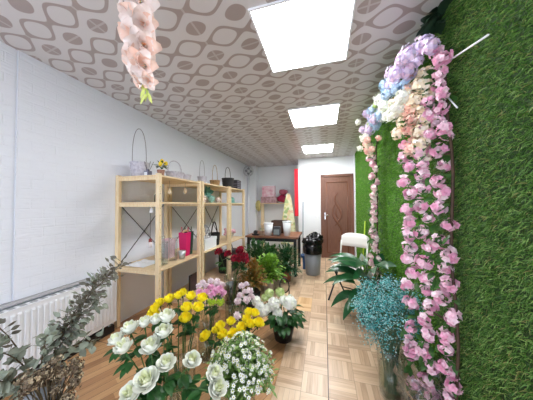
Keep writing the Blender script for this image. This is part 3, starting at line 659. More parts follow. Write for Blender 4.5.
# ------------------------------------------------------------------ chair
CW = mat('chair_white', (228, 226, 218), .4); CM = mat('chair_leg_dark', (44, 44, 48), .4, metal=.3); CS = mat('chair_seat', (236, 226, 226), .5)
cc = Vector((.31, 3.12, 0)); th = math.radians(-28)
def cp(x, y, z):   # chair space: y = -forward
    return Vector((cc.x+x*math.cos(th)-y*math.sin(th), cc.y+x*math.sin(th)+y*math.cos(th), z))
t = thing('folding_chair', 'white folding chair with dark legs before the grass wall', 'chair', cc)
seat = MB(); vs = []; n_ = 20
for z in (.435, .455):
    for k in range(n_):
        a = 2*PI*k/n_; sx_ = math.copysign(abs(math.cos(a))**.5, math.cos(a)); sy_ = math.copysign(abs(math.sin(a))**.5, math.sin(a)); vs.append(cp(.2*sx_*(1-.06*sy_), .19*sy_-.02, z))
seat.faces(vs, [tuple(range(n_-1, -1, -1)), tuple(n_+k for k in range(n_))]+[(k, (k+1) % n_, n_+(k+1) % n_, n_+k) for k in range(n_)])
part('seat', seat, CS, t, bevel=.006)
bp = MB(); vs = []
nb = 13
for i in range(nb):
    u = -1+2*i/(nb-1); e = abs(u)**4
    for z, dz in ((.70, 0), (.755, 0), (.81, 0), (.895-.05*e, .0)): vs.append(cp(u*.2, .225+(z-.7)*.22-.018*(1-u*u)*-1, z))
part('backrest', bp.faces(vs, [(i*4+j, (i+1)*4+j, (i+1)*4+j+1, i*4+j+1) for i in range(nb-1) for j in range(3)]), CW, t, smooth=True, solid=.02)
for s in (-1, 1):
    part('back_post', MB().tube([cp(s*.19, .225, .78), cp(s*.19, .19, .6), cp(s*.195, .15, .44)], .012, 8), CW, t, smooth=True)
    part('leg', MB().tube([cp(s*.195, .15, .44), cp(s*.2, -.0, .2), cp(s*.2, -.2, 0)], .012, 8), CM, t, smooth=True)
    part('leg', MB().tube([cp(s*.18, -.08, .43), cp(s*.18, .1, .2), cp(s*.18, .26, 0)], .012, 8), CM, t, smooth=True)
part('crossbar', MB().tube([cp(-.18, .2, .08), cp(.18, .2, .08)], .009, 8), CM, t, smooth=True)
single('garden_stake', MB().tube([(.60, 3.9, 0), (.64, 3.72, 1.05)], .010, 8), mat('lime', (190, 220, 60), .4), 'lime green stake leaning on the grass wall behind the chair', 'stake', smooth=True)

# ------------------------------------------------------------------ flowers: kinds
def petal(mb, phi, r0, r1, h, width, curl, lift, mi=0, nu=5, nv=4, z0=0.0):
    vs = []; fs = []
    for j in range(nv+1):
        v = j/nv; rr = r0+(r1-r0)*math.sin(v*PI*.5)**.8+curl*max(0, v-.6)**1.3; z = z0+h*v**1.15-lift*max(0, v-.7)**1.5
        wv = width*math.sin(PI*(.12+.72*v))**.8
        for i in range(nu):
            u = -1+2*i/(nu-1); a = phi+u*wv; k = rr*(1-.05*u*u); vs.append((k*math.cos(a), k*math.sin(a), z-.12*h*u*u*v))
    for j in range(nv):
        for i in range(nu-1): fs.append((j*nu+i, j*nu+i+1, (j+1)*nu+i+1, (j+1)*nu+i))
    mb.faces(vs, fs, mi)
def rose_mesh(name, mats, r, open_=1.0, seed=0):
    random.seed(seed); b = MB()
    b.ball((0, 0, r*.5), r*.32, 6, 1, 1.4)
    for k, (n, rr, hh, wd, cu, mi) in enumerate(((3, .26, 1.5, 1.1, .02, 1), (4, .46, 1.48, .95, .08, 1), (5, .66, 1.4, .85, .22, 0), (5, .84, 1.22, .8, .42, 0), (5, .96, .9, .75, .75, 0))):
        for i in range(n):
            petal(b, 2*PI*i/n+k*.7+R(-.15, .15), r*.12, r*rr*open_*R(.94, 1.06), r*hh*R(.93, 1.05), wd, r*cu*open_, r*cu*.8, mi)
    for i in range(5): b.leaf((0, 0, 0), (math.cos(i*1.257), math.sin(i*1.257), -.25), (0, 0, 1), r*.8, r*.25, .3, 3, 2)
    return mesh(name, b, mats)
def floret(n, r, cup=.3, wide=.9, seg=2, centre=None):
    b = MB()
    for i in range(n):
        a = 2*PI*i/n; d = Vector((math.cos(a), math.sin(a), cup)); b.leaf((0, 0, 0), d, (0, 0, 1), r, r*wide, .25, seg+1, 0, fold=.15, tip=1.25)
    if centre: b.ball((0, 0, r*.15), centre, 5, 1)
    return b
def fib(n):
    for i in range(n):
        z = 1-2*(i+.5)/n; a = i*2.399963; s = math.sqrt(1-z*z); yield Vector((s*math.cos(a), s*math.sin(a), z))
def head_mesh(name, mats, r, n, fl, squash=.8, jit=.1, zmin=-.6, core=.45, depth=.28):
    """florets standing on a ball at uneven depths"""
    b = MB().ball((0, 0, 0), r*core, 6, len(mats)-1, squash)
    for v in fib(n):
        if v.z < zmin: continue
        v = (v+Vector((R(-1, 1), R(-1, 1), R(-1, 1)))*jit).normalized(); w_ = (v+Vector((R(-1, 1), R(-1, 1), R(-1, 1)))*.45).normalized()
        q = w_.to_track_quat('Z', 'Y').to_matrix().to_4x4() @ Matrix.Rotation(R(0, 6.28), 4, 'Z') @ Matrix.Scale(R(.8, 1.15), 4)
        k = r*(.86-R(0, depth)); q.translation = Vector((v.x*k, v.y*k, v.z*k*squash)); b.add(fl, q, random.randrange(len(mats)))
    return mesh(name, b, mats)
def ruffle_mesh(name, mats, r, n, wd=.5, squash=.85, zmin=-.35, nseg=3, core=.4):
    """petals standing on edge, as in a carnation or a mum"""
    b = MB().ball((0, 0, 0), r*core, 6, len(mats)-1, squash)
    for v in fib(n):
        if v.z < zmin: continue
        v = (v+Vector((R(-1, 1), R(-1, 1), R(-1, 1)))*.2).normalized(); v.z *= squash; k = R(.75, 1.05)
        b.leaf(v*r*.25, v+Vector((R(-1, 1), R(-1, 1), R(-1, 1)))*.25, (R(-1, 1), R(-1, 1), R(-1, 1)), r*.75*k, r*wd*R(.8, 1.2), R(-.2, .35), nseg, random.randrange(len(mats)), R(-.3, .5), 1.9)
    return mesh(name, b, mats)
def petal_mats(name, *cols): return [mat(f'{name}_{i}', c, .55, trans=.25 if min(c) < 200 else .1) for i, c in enumerate(cols)]
P_WR = petal_mats('white_rose', (244, 246, 236), (236, 240, 206))+[LEAF]
P_YR = petal_mats('yellow_rose', (255, 244, 62), (255, 236, 40))+[LEAF]
P_PK = petal_mats('pink_carnation', (246, 202, 226), (238, 178, 212))
P_PW = petal_mats('blush_carnation', (252, 244, 244), (244, 226, 233))
P_RD = petal_mats('crimson_carnation', (166, 20, 50), (120, 10, 34))
P_LM = petal_mats('lime_mum', (196, 218, 70), (170, 200, 50))
P_WM = petal_mats('white_mum', (250, 251, 246), (246, 250, 236))
P_GM = petal_mats('greenish_mum', (222, 234, 180), (206, 224, 150))
P_CH = petal_mats('blossom_pink', (250, 212, 228), (244, 182, 212), (252, 228, 236))
P_LI = petal_mats('hydrangea_lilac', (230, 214, 238), (242, 216, 236), (218, 206, 236))
P_BL = petal_mats('hydrangea_blue', (190, 214, 234), (174, 202, 228), (212, 226, 238))
P_CR = petal_mats('hydrangea_cream', (250, 238, 214), (246, 228, 196), (250, 240, 224))
P_PE = petal_mats('blossom_peach', (252, 206, 192), (250, 186, 176), (252, 222, 206))
P_WH = petal_mats('hydrangea_white', (248, 248, 240), (240, 244, 228), (250, 250, 246))
P_GN = petal_mats('hydrangea_green', (206, 230, 140), (186, 216, 116), (220, 236, 170))
random.seed(11)
ROSE_W = [rose_mesh('rose_bloom', P_WR, .037, o, s) for o, s in ((.88, 1), (.8, 2), (.98, 3))]
ROSE_Y = [rose_mesh('rose_bloom', P_YR, .034, o, s) for o, s in ((.9, 4), (.82, 5), (.96, 6))]
random.seed(12)
def carn(name, mats, r, n=62): return ruffle_mesh(name, mats, r*1.08, n, .55)
CARN_P = [carn('carnation_bloom', P_PK, .034) for _ in range(2)]
CARN_W = [carn('carnation_bloom', P_PW, .032) for _ in range(2)]
CARN_R = [carn('carnation_bloom', P_RD, .040) for _ in range(2)]
LIME = [carn('mum_bloom', P_LM, .024, 40) for _ in range(2)]
MUM_W = [head_mesh('mum_bloom', P_WM, .066, 110, floret(4, .017, .35, .95, 2), .85, .2, -.6, .74, .14) for _ in range(2)]
MUM_G = [head_mesh('mum_bloom', P_GM, .052, 80, floret(4, .016, .35, .95, 2), .85, .2, -.6, .74, .14) for _ in range(2)]
FL2 = MB().add(floret(5, .023, .45, .9, 2)).add(floret(5, .016, 1.3, .9, 1), Matrix.Rotation(.6, 4, 'Z'))
BLOS = [head_mesh('blossom_cluster', P_CH, .050, 15, FL2, .75, .45, -.9, .2, .5) for _ in range(6)]
BLOS_P = [head_mesh('pale_blossom_cluster', petal_mats('blossom_pale', (248, 208, 222), (252, 236, 232), (242, 188, 208)), .048, 15, FL2, .75, .45, -.9, .2, .5) for _ in range(3)]
def hyd(m, r=.07, n=54): return [head_mesh('hydrangea_head', m, r*1.05, n, floret(4, r*.29, .3, .95, 2), .85, .25, -.8, .4, .35) for _ in range(2)]
H_LI, H_BL, H_CR, H_WH, H_GN, H_PE = hyd(P_LI), hyd(P_BL), hyd(P_CR, .06), hyd(P_WH), hyd(P_GN, .05), hyd(P_PE, .05)

ORD = ['first', 'second', 'third', 'fourth', 'fifth', 'sixth', 'seventh', 'eighth', 'ninth', 'tenth', 'eleventh', 'twelfth', 'thirteenth', 'fourteenth', 'fifteenth', 'sixteenth', 'seventeenth', 'eighteenth', 'nineteenth', 'twentieth']
def img_x(p):
    v = Vector(p)-Vector((0, 0, CAM_Z)); return v.dot(r2)/v.dot(_f)
def bunch(name, adj, where, cat, group, blooms, meshes, base_pt, rim_z, rim_r, scale=1.0, stem_m=None, stem_r=.003, leaves=2, leaf_m=None, leaf_l=.06, spread=1.0, bloom_part='bloom'):
    """cut flowers: each flower one thing (bloom, stem, leaf) running down into its vase"""
    bl = sorted(blooms, key=lambda p: img_x(p[:3])); n = len(bl); base_pt = Vector(base_pt)
    for i, p in enumerate(bl):
        pos = Vector(p[:3]); sc = (p[3] if len(p) > 3 else 1)*scale
        where_i = f'leftmost {adj} {where}' if i == 0 else (f'rightmost {adj} {where}' if i == n-1 else f'{ORD[i]} {adj} from the left {where}')
        foot = base_pt+Vector((R(-.5, .5)*rim_r, R(-.5, .5)*rim_r, .02))
        hx = pos-base_pt; hx.z = 0
        rim = Vector((base_pt.x, base_pt.y, rim_z))+(hx.normalized()*min(rim_r*.8, hx.length) if hx.length > 1e-4 else Vector((0, 0, 0)))
        t = thing(name, where_i, cat, foot, group)
        out = (pos-rim); d = (out.normalized()*spread+Vector((0, 0, .75))+Vector((0, -.15, 0))).normalized()
        place(bloom_part, meshes[i % len(meshes)], pos, t, tuple(aim(d)), sc)
        pts = [foot, rim]+[rim.lerp(pos, .5)+Vector((0, 0, .02)), pos-d*.005]
        part('stem', MB().tube(pts, stem_r, 5), stem_m or STEM, t, smooth=True)
        for k in range(leaves):
            f = R(.35, .9); q = rim.lerp(pos, f); a = R(0, 6.28); lf_ = MB()
            for s in (-.5, 0, .5): lf_.leaf(q, (math.cos(a+s), math.sin(a+s), R(-.1, .4)), (0, 0, 1), leaf_l*R(.8, 1.2), leaf_l*.5, .5, 4)
            part('leaf', lf_, leaf_m or LEAF, t, smooth=True)
random.seed(21)
WHITE_ROSES = [(-0.964, 0.786, 0.667, 0.90), (-0.902, 0.772, 0.647, 1.10), (-0.948, 0.842, 0.686, 1.00), (-0.905, 0.884, 0.699, 0.95), (-0.865, 0.916, 0.703, 0.90), (-0.792, 0.915, 0.724, 1.15), (-0.773, 0.870, 0.678, 1.05), (-0.793, 0.813, 0.639, 1.20), (-0.703, 0.808, 0.589, 1.05), (-0.744, 0.745, 0.557, 1.20), (-0.803, 0.730, 0.506, 1.15), (-0.614, 0.864, 0.582, 0.95), (-0.504, 0.865, 0.545, 1.00), (-0.480, 0.841, 0.508, 1.20)]
YELLOW_ROSES = [(-0.962, 1.014, 0.705, 1.00), (-0.974, 1.062, 0.715, 1.00), (-0.925, 1.086, 0.732, 1.10), (-0.885, 1.117, 0.746, 0.90), (-0.878, 1.150, 0.753, 0.90), (-0.810, 1.138, 0.740, 1.05), (-0.733, 1.139, 0.737, 1.05), (-0.784, 1.063, 0.709, 1.05), (-0.722, 1.081, 0.709, 1.15), (-0.767, 1.027, 0.670, 1.15), (-0.944, 0.999, 0.674, 0.95), (-0.998, 1.025, 0.671, 0.80)]
PINKS = [(-0.969, 1.565, 0.593, 1.10), (-0.889, 1.586, 0.606, 1.10), (-0.966, 1.638, 0.608, 1.00), (-0.837, 1.601, 0.592, 1.10), (-1.050, 1.594, 0.577, 1.00), (-0.882, 1.640, 0.605, 1.00), (-0.898, 1.533, 0.597, 1.00), (-1.022, 1.561, 0.561, 0.90)]
BLUSH = [(-1.079, 1.689, 0.618, 1.00), (-1.018, 1.727, 0.626, 1.00), (-0.960, 1.743, 0.625, 1.00), (-0.898, 1.719, 0.610, 1.00), (-1.085, 1.646, 0.605, 1.00), (-1.023, 1.664, 0.604, 1.00), (-0.939, 1.687, 0.615, 0.95)]
LIMES = [(-0.873, 1.457, 0.581), (-0.841, 1.466, 0.574), (-0.807, 1.475, 0.576), (-0.785, 1.502, 0.572), (-0.848, 1.443, 0.571), (-0.781, 1.462, 0.570)]
MAUVE = [(-0.814, 1.973, 0.509, 1.00), (-0.774, 2.005, 0.520, 0.90), (-0.718, 1.949, 0.480, 1.10), (-0.811, 1.924, 0.432, 1.05), (-0.813, 1.872, 0.404, 1.05), (-0.732, 1.894, 0.416, 1.10), (-0.700, 1.944, 0.430, 1.00), (-0.776, 1.964, 0.458, 0.90), (-0.718, 1.639, 0.394, 1.00)]
REDS = [(-1.181, 2.176, 0.788, 1.15), (-1.081, 2.204, 0.766, 1.10), (-0.946, 2.261, 0.813, 1.00), (-0.969, 2.184, 0.727, 1.20), (-0.883, 2.240, 0.696, 1.20), (-0.930, 2.267, 0.747, 1.15), (-0.972, 2.286, 0.775, 1.10), (-0.908, 2.305, 0.730, 1.10), (-1.007, 2.206, 0.709, 1.00), (-0.924, 2.207, 0.719, 1.10)]
YELLOW2 = [(-0.785, 1.277, 0.417, 1.15), (-0.717, 1.347, 0.453, 1.05), (-0.659, 1.394, 0.467, 1.10), (-0.678, 1.307, 0.427, 1.10), (-0.608, 1.326, 0.427, 1.15), (-0.570, 1.378, 0.451, 1.15), (-0.514, 1.393, 0.471, 1.10), (-0.463, 1.418, 0.474, 1.15), (-0.552, 1.475, 0.506, 1.10), (-0.515, 1.485, 0.501, 1.05), (-0.563, 1.339, 0.431, 1.10), (-0.741, 1.331, 0.436, 0.95), (-0.551, 1.424, 0.486, 1.00)]
WHITE_MUMS = [(-0.448, 1.977, 0.280, 0.90), (-0.335, 2.026, 0.379, 1.15), (-0.490, 1.994, 0.363, 1.05), (-0.624, 1.968, 0.334, 0.85), (-0.667, 1.996, 0.369, 0.80), (-0.574, 1.941, 0.303, 0.80), (-0.411, 2.088, 0.368, 0.80), (-0.545, 1.980, 0.319, 0.80)]
GREEN_MUMS = [(-0.552, 2.069, 0.426, 1.00), (-0.451, 2.118, 0.430, 1.00), (-0.588, 2.039, 0.396, 0.85)]
def vase_of(label, c, r, h, water=.2): return vase(label, c, r, h, water, 'glass vases of cut flowers', flare=.015)
vase_of('glass vase of the nearest white roses', (-.80, .90, 0), .07, .40)
bunch('white_rose', 'white rose', 'of the nearest bunch', 'rose', 'white roses in the nearest vase', WHITE_ROSES, ROSE_W, (-.80, .90, 0), .40, .075, 1.06, leaves=3, leaf_l=.07)
vase_of('tall glass vase of the yellow roses beside the shelving', (-.86, 1.12, 0), .075, .47)
bunch('yellow_rose', 'yellow rose', 'of the taller yellow bunch by the shelving', 'rose', 'yellow roses beside the shelving', YELLOW_ROSES, ROSE_Y, (-.86, 1.12, 0), .47, .075, .95, leaves=2, leaf_l=.06)
vase_of('glass vase of pink carnations and lime flowers', (-1.0, 1.66, 0), .09, .36)
bunch('pink_carnation', 'pink carnation', 'above the lime flowers', 'carnation', 'pink carnations', PINKS, CARN_P, (-1.0, 1.66, 0), .36, .08, 1.0, leaves=1, stem_r=.002)
bunch('blush_carnation', 'pale blush carnation', 'behind the pink carnations', 'carnation', 'blush carnations', BLUSH, CARN_W, (-1.02, 1.70, 0), .36, .05, 1.0, leaves=1, stem_r=.002)
bunch('lime_mum', 'small lime green flower', 'below the pink carnations', 'chrysanthemum', 'lime green flowers', LIMES, LIME, (-.97, 1.63, 0), .36, .05, .9, leaves=1, stem_r=.002)
vase_of('glass vase of mauve and white flowers in the middle of the floor', (-.83, 1.98, 0), .07, .26, .15)
bunch('mauve_carnation', 'pale mauve white carnation', 'beside the white flower pot', 'carnation', 'mauve white carnations', MAUVE, CARN_W, (-.83, 1.98, 0), .26, .06, 1.15, leaves=1, stem_r=.002)
vase_of('tall glass vase of dark red carnations', (-1.05, 2.24, 0), .075, .50)
bunch("red_carnation", "dark red carnation", "of the tall red bunch", "carnation", "dark red carnations", REDS, CARN_R, (-1.05, 2.24, 0), .50, .07, 1.12, leaves=2, leaf_l=.08)
vase_of('glass vase of the lower yellow roses in front of the white mums', (-.66, 1.43, 0), .085, .26, .15)
bunch('yellow_rose', 'yellow rose', 'of the lower yellow bunch behind the daisies', 'rose', 'yellow roses behind the white daisies', YELLOW2, ROSE_Y, (-.66, 1.43, 0), .26, .085, 1.0, leaves=2, leaf_l=.06)

# potted white chrysanthemum
c = Vector((-.41, 2.07, 0))
t = thing('potted_chrysanthemum', 'black pot of big white and pale green mum heads at the edge of the parquet', 'potted plant', c)
part('pot', MB().lathe([(.001, 0), (.085, 0), (.12, .17), (.113, .17), (.08, .01), (.001, .01)], c, 24), BLACK, t, smooth=True)
part('soil', MB().lathe([(.112, .155), (.001, .16)], c, 24), mat('soil', (52, 40, 32), .9), t)
for p in WHITE_MUMS: place('flower_head', random.choice(MUM_W), p[:3], t, tuple(aim((p[0]-c.x, p[1]-c.y-.2, .35))), p[3])
for p in GREEN_MUMS: place('flower_head', random.choice(MUM_G), p[:3], t, tuple(aim((p[0]-c.x, p[1]-c.y-.2, .4))), p[3])
st = MB(); lv = MB()
for p in WHITE_MUMS+GREEN_MUMS: st.tube(bez((c.x+R(-.04, .04), c.y+R(-.04, .04), .15), ((c.x+p[0])/2, (c.y+p[1])/2, .27), (p[0], p[1], p[2]-.02), 5), .004, 5)
for i in range(110):
    a = R(0, 6.28); rr = R(.04, .17); lv.leaf((c.x+rr*math.cos(a), c.y+rr*math.sin(a), R(.15, .30)), (math.cos(a), math.sin(a), R(-.2, .5)), (0, 0, 1), R(.06, .1), .05, .6, 4)
part('stems', st, STEM, t, smooth=True); part('leaves', lv, LEAF, t, smooth=True)
single('wire_hoop', MB().tube([(-.42+.05*math.cos(a), 2.2, .47+.075*math.sin(a)) for a in [2*PI*i/20 for i in range(21)]]+[(-.37, 2.2, .40), (-.38, 2.18, .2)], .006, 6), BLACK, 'dark hoop handle rising behind the white mum heads', 'hoop', smooth=True)

# white daisies in front
c = Vector((-.49, 1.14, 0))
vase_of('glass vase of small white daisies at the bottom of the photo', (-.49, 1.14, 0), .08, .22, .12)
t = thing('daisy_bunch', 'bunch of small white daisies with fine green leaves in the front centre', 'daisies', c)
FD = floret(7, .0125, .35, .62, 1, centre=.0034); FD.m = [m for m in FD.m]
DM = [mesh('daisy_head', MB().add(FD), [mat('daisy_white', (246, 248, 242), .5, trans=.2), mat('daisy_eye', (206, 206, 90), .6)])]
st = MB(); lv = MB(); more = MB()
nb = 0
for i in range(400):
    v = Vector((random.gauss(0, 1), random.gauss(0, 1), random.gauss(.35, .9))).normalized()
    if v.z < -.35: continue
    rr = R(.55, 1.0)**.5; p = Vector((c.x+v.x*rr*.19*R(.8, 1.18)+.015, c.y+v.y*rr*.165, .375+v.z*rr*.195*R(.8, 1.15)))
    st.tube(bez((c.x+R(-.04, .04), c.y+R(-.04, .04), .1), (c.x+v.x*.06, c.y+v.y*.06, .3), p, 4), .0014, 4, cap=False)
    dd = (v+Vector((0, -.4, .4))).normalized()
    if nb < 96 and v.y < .35: place('daisy_head', DM[0], p, t, tuple(aim(dd+Vector((R(-.6, .6), R(-.6, .6), R(-.4, .4))))), R(.6, 1.25)); nb += 1
    else: 
        q = dd.to_track_quat('Z', 'Y').to_matrix().to_4x4(); q.translation = p; more.add(FD, q)
    for k in range(7):
        a = R(0, 6.28); lv.leaf(p-v*R(.0, .09)+Vector((R(-.02, .02), R(-.02, .02), R(-.02, .01))), (math.cos(a), math.sin(a), R(-.2, .6)), (0, 0, 1), R(.024, .046), .015, .3, 2)
part('stems', st, STEM, t, smooth=True, kind='stuff'); part('leaves', lv, mat('daisy_leaf', (150, 180, 104), .5, (100, 138, 66), 30, trans=.25), t, smooth=True, kind='stuff')
part('daisy_heads', more, [mat('daisy_white', (0, 0, 0)), mat('daisy_eye', (0, 0, 0))], t, kind='stuff')

# green potted plants
def plant(name, label, c, pr, ph, pm, n, L, W, hgt, spr, lm, droop=.6, stems=True, up=(.3, 1.4), cat='potted plant'):
    c = Vector(c); t = thing(name, label, cat, c, None)
    part('pot', MB().lathe([(.001, 0), (pr*.8, 0), (pr, ph), (pr-.006, ph), (pr*.75, .01), (.001, .01)], c, 20), pm, t, smooth=True)
    part('soil', MB().lathe([(pr-.008, ph-.015), (.001, ph-.01)], c, 16), mat('soil', (52, 40, 32), .9), t)
    lv = MB(); st = MB()
    for i in range(n):
        a = R(0, 6.28); e = R(*up); rr = R(.15, 1)**.6
        d = Vector((math.cos(a)*math.cos(e), math.sin(a)*math.cos(e), math.sin(e)))
        p = c+Vector((0, 0, ph))+Vector((d.x*spr*rr, d.y*spr*rr, d.z*hgt*rr))
        if stems and i % 4 == 0: st.tube(bez(c+Vector((R(-.3, .3)*pr, R(-.3, .3)*pr, ph-.02)), c+Vector((d.x*spr*.2, d.y*spr*.2, ph+d.z*hgt*.6*rr)), p, 4), .0025, 4, cap=False)
        lv.leaf(p, (d+Vector((R(-.5, .5), R(-.5, .5), R(-.3, .3)))), (0, 0, 1), L*R(.7, 1.25), W, droop, 4)
    part('foliage', lv, lm, t, smooth=True)
    if st.v: part('stems', st, STEM, t, smooth=True)
    return t
POTW = mat('whitewashed_pot', (206, 196, 186), .7, (176, 160, 148), 20); POTD = mat('dark_pot', (44, 44, 46), .5); POTT = mat('terracotta', (150, 96, 72), .7)
plant('potted_plant', 'bushy plant with orange brown leaves right of the red carnations', (-.93, 2.62, 0), .11, .2, POTD, 300, .08, .028, .38, .17, LEAFO)
tb = plant('potted_plant', 'bright yellow green leafy plant in a whitewashed pot', (-.84, 3.12, 0), .095, .20, POTW, 420, .075, .04, .34, .25, LEAFB, up=(.1, 1.4))
plant('potted_fern', 'dark green fern in front of the back table', (-1.12, 3.42, 0), .12, .22, POTD, 800, .085, .024, .50, .32, LEAF, up=(-.1, 1.4))
plant('potted_fern', 'dark feathery fern by the right leg of the back table', (-.66, 3.62, 0), .10, .20, POTT, 750, .08, .02, .42, .24, LEAFD, up=(-.1, 1.4))
plant('potted_plant', 'mid green bushy plant under the back table', (-.98, 3.72, 0), .10, .2, POTD, 360, .09, .035, .38, .22, mat('leaf_mid', (66, 122, 52), .45, (46, 92, 40), 25, trans=.2))
single('bucket', MB().lathe([(.001, 0), (.1, 0), (.125, .24), (.119, .24), (.095, .01), (.001, .01)], (-1.22, 2.66, 0), 24), BLACK, 'empty black bucket between the shelving and the orange brown plant', 'bucket', smooth=True)

# peace lily
c = Vector((.485, 2.60, 0))
t = thing('peace_lily', 'large leaved dark green peace lily in a dark pot in front of the chair', 'potted plant', c)
part('pot', MB().lathe([(.001, 0), (.1, 0), (.135, .22), (.128, .22), (.09, .01), (.001, .01)], c, 24), POTD, t, smooth=True); part('soil', MB().lathe([(.126, .2), (.001, .205)], c, 20), mat('soil', (52, 40, 32), .9), t)
LS = [(-172, .58, .36, .75), (-152, .66, .38, .6), (178, .42, .38, .9), (-125, .40, .36, .8), (-100, .52, .40, .75), (-72, .40, .34, .8), (-50, .58, .36, .6), (-15, .62, .30, .5), (-30, .46, .28, .9), (100, .6, .36, .8), (150, .64, .40, .7), (-138, .28, .32, 1.1), (-85, .28, .30, 1.0), (-178, .52, .38, .7), (-60, .68, .34, .45), (-115, .66, .38, .5), (-160, .32, .34, .9), (40, .6, .26, .5), (-140, .5, .4, .7), (-40, .34, .3, .9), (170, .60, .36, .55), (-95, .62, .3, .5), (-70, .55, .32, .6), (-45, .5, .3, .7), (-120, .56, .34, .6), (-20, .42, .28, .8), (-80, .48, .26, .9)]
for i, (az, h, L, dr) in enumerate(LS):
    a = math.radians(az); d = Vector((math.cos(a), math.sin(a), 0)); kx = .12 if h > .5 else .16
    q = c+d*kx+Vector((0, 0, h)); 
    if q.x > .60: q.x = .60
    lfm = MB(); ld = d*.85+Vector((0, 0, .5 if h > .4 else .2))
    if d.x > .3: ld = Vector((d.x*.25, d.y*.9-.3, .5)); L *= .8
    lfm.leaf(q, ld, (R(-.4, .4), R(-.6, 0), 1), L, .115, dr, 9, fold=.3, tip=.8)
    part('leaf', lfm, LEAFD, t, smooth=True)
    part('stem', MB().tube(bez(c+d*.03+Vector((0, 0, .19)), c+d*.05+Vector((0, 0, h*.7)), q, 6), .005, 6), STEM, t, smooth=True)
for x, y, zz in ((.40, 2.52, .70), (.36, 2.58, .50), (.47, 2.5, .52)):
    fl = part('flower', MB().leaf((x, y, zz), (-.2, -.5, 1), (0, -1, .2), .11, .06, .1, 6, fold=.5), P_WR[0], t, smooth=True)
    part('spadix', MB().tube([(x, y-.012, zz+.01), (x-.01, y-.03, zz+.065)], .006, 6), mat('cream_spadix', (236, 226, 170), .6), fl, smooth=True)
    part('flower_stem', MB().tube([(c.x, c.y, .2), (x, y, zz)], .004, 6), STEM, t, smooth=True)

# teal gypsophila in a glass vase
c = Vector((.435, 1.66, 0))
vase('clear glass vase of teal flowers standing on the parquet', c, .075, .34, .2, 'glass vases of cut flowers', flare=.02)
t = thing('gypsophila_bunch', 'big cloud of teal dyed gypsophila in the glass vase by the arch', 'gypsophila', c+Vector((0, 0, .02)))
TE1 = mat('teal_bloom', (92, 188, 186), .6, trans=.2); TE2 = mat('teal_bloom_pale', (176, 222, 222), .6, trans=.2); TE3 = mat('teal_bloom_deep', (50, 142, 146), .6, trans=.2)
bo = MB(); st = MB(); octv = [(1, 0, 0), (-1, 0, 0), (0, 1, 0), (0, -1, 0), (0, 0, .8), (0, 0, -.8)]; octf = [(0, 2, 4), (2, 1, 4), (1, 3, 4), (3, 0, 4), (2, 0, 5), (1, 2, 5), (3, 1, 5), (0, 3, 5)]
sprays = []
for i in range(96):
    v = Vector((random.gauss(0, 1), random.gauss(0, 1), random.gauss(.2, .85))).normalized()
    if v.z < -.8: v.z *= -.5
    k = R(.62, 1.0); sprays.append((v, c+Vector((v.x*.225*k*(.72 if v.z < -.3 else 1)-.015, v.y*.21*k, .545+v.z*.25*k))))
for v, p in sprays:
    mid = c+Vector((v.x*.05, v.y*.05, .40)); st.tube(bez(c+Vector((R(-.04, .04), R(-.04, .04), .03)), mid, p-v*.05, 6), .0016, 4, cap=False)
    for j in range(62):
        o = Vector((random.gauss(0, 1), random.gauss(0, 1), random.gauss(0, 1)))*.026
        q = p+o; 
        if q.x > .66: continue
        s = R(.0032, .0066); a = R(0, 6.28); ca, sa = math.cos(a)*s, math.sin(a)*s
        bo.faces([(q.x+x*ca-y*sa, q.y+x*sa+y*ca, q.z+zz*s) for x, y, zz in octv], octf, random.choice((0, 0, 0, 1, 1, 1, 2)))
        if j % 5 == 0: st.tube([p-v*.05, q], .0007, 3, cap=False)
part('blossoms', bo, [TE1, TE2, TE3], t, kind='stuff'); part('stems', st, mat('teal_stem', (84, 112, 84), .6), t, kind='stuff', smooth=True)

# eucalyptus and dried flowers at the radiator
c = Vector((-1.72, .90, 0))
t = thing('bucket', 'grey bucket holding the eucalyptus branches before the radiator', 'bucket', c); part('body', MB().lathe([(.001, 0), (.09, 0), (.11, .26), (.105, .26), (.085, .01), (.001, .01)], c, 24), mat('bucket_grey', (126, 128, 130), .5), t, smooth=True); part('rim', MB().tube([(c.x+.11*math.cos(a), c.y+.11*math.sin(a), .26) for a in [2*PI*i/24 for i in range(25)]], .006, 6, cap=False), mat('bucket_grey', (0, 0, 0)), t, smooth=True)
def branch(label, pts, leafs, L, W, m, grp, ll=.0):
    base_pt = Vector(pts[0]); t = thing('eucalyptus_branch', label, 'branch', base_pt, grp)
    P = bez(*pts, n=12); part('stem', MB().tube(P, [.005*(1-.7*i/12) for i in range(13)], 6), STEMB, t, smooth=True)
    lv = MB(); tw = MB()
    for i in range(leafs):
        f = R(.28, 1)**.8; k = min(int(f*12), 11); q = P[k].lerp(P[k+1], f*12-k); tan = (P[k+1]-P[k]).normalized()
        o = Vector((R(-1, 1), R(-1, 1), R(-1, 1))); d = (o-tan*o.dot(tan)).normalized()+tan*R(-.2, .9)
        e = q+d.normalized()*R(.0, ll) if ll else q
        if ll: tw.tube([q, e], .0012, 4, cap=False)
        lv.leaf(e, d, Vector((R(-1, 1), R(-1, 1), R(-1, 1))), L*R(.6, 1.2), W*R(.7, 1.2), R(-.1, .4), 4, tip=.85)
    part('leaves', lv, m, t, smooth=True)
    if tw.v: part('twigs', tw, STEMB, t)
b0 = (-1.72, .90, .1)
branch('eucalyptus branch rising highest, its dark small leaves reaching the shelving', (b0, (-1.72, .93, .55), (-1.25, 1.05, .97)), 210, .034, .020, EUCD, None, .07)
branch('eucalyptus branch just below the highest one, with loose grey leaves', (b0, (-1.70, .93, .55), (-1.40, 1.06, .88)), 130, .042, .026, EUC, None, .07)
branch('eucalyptus branch in the middle of the bunch over the radiator ribs', (b0, (-1.72, .93, .45), (-1.50, 1.10, .70)), 90, .05, .034, EUC, None, .05)
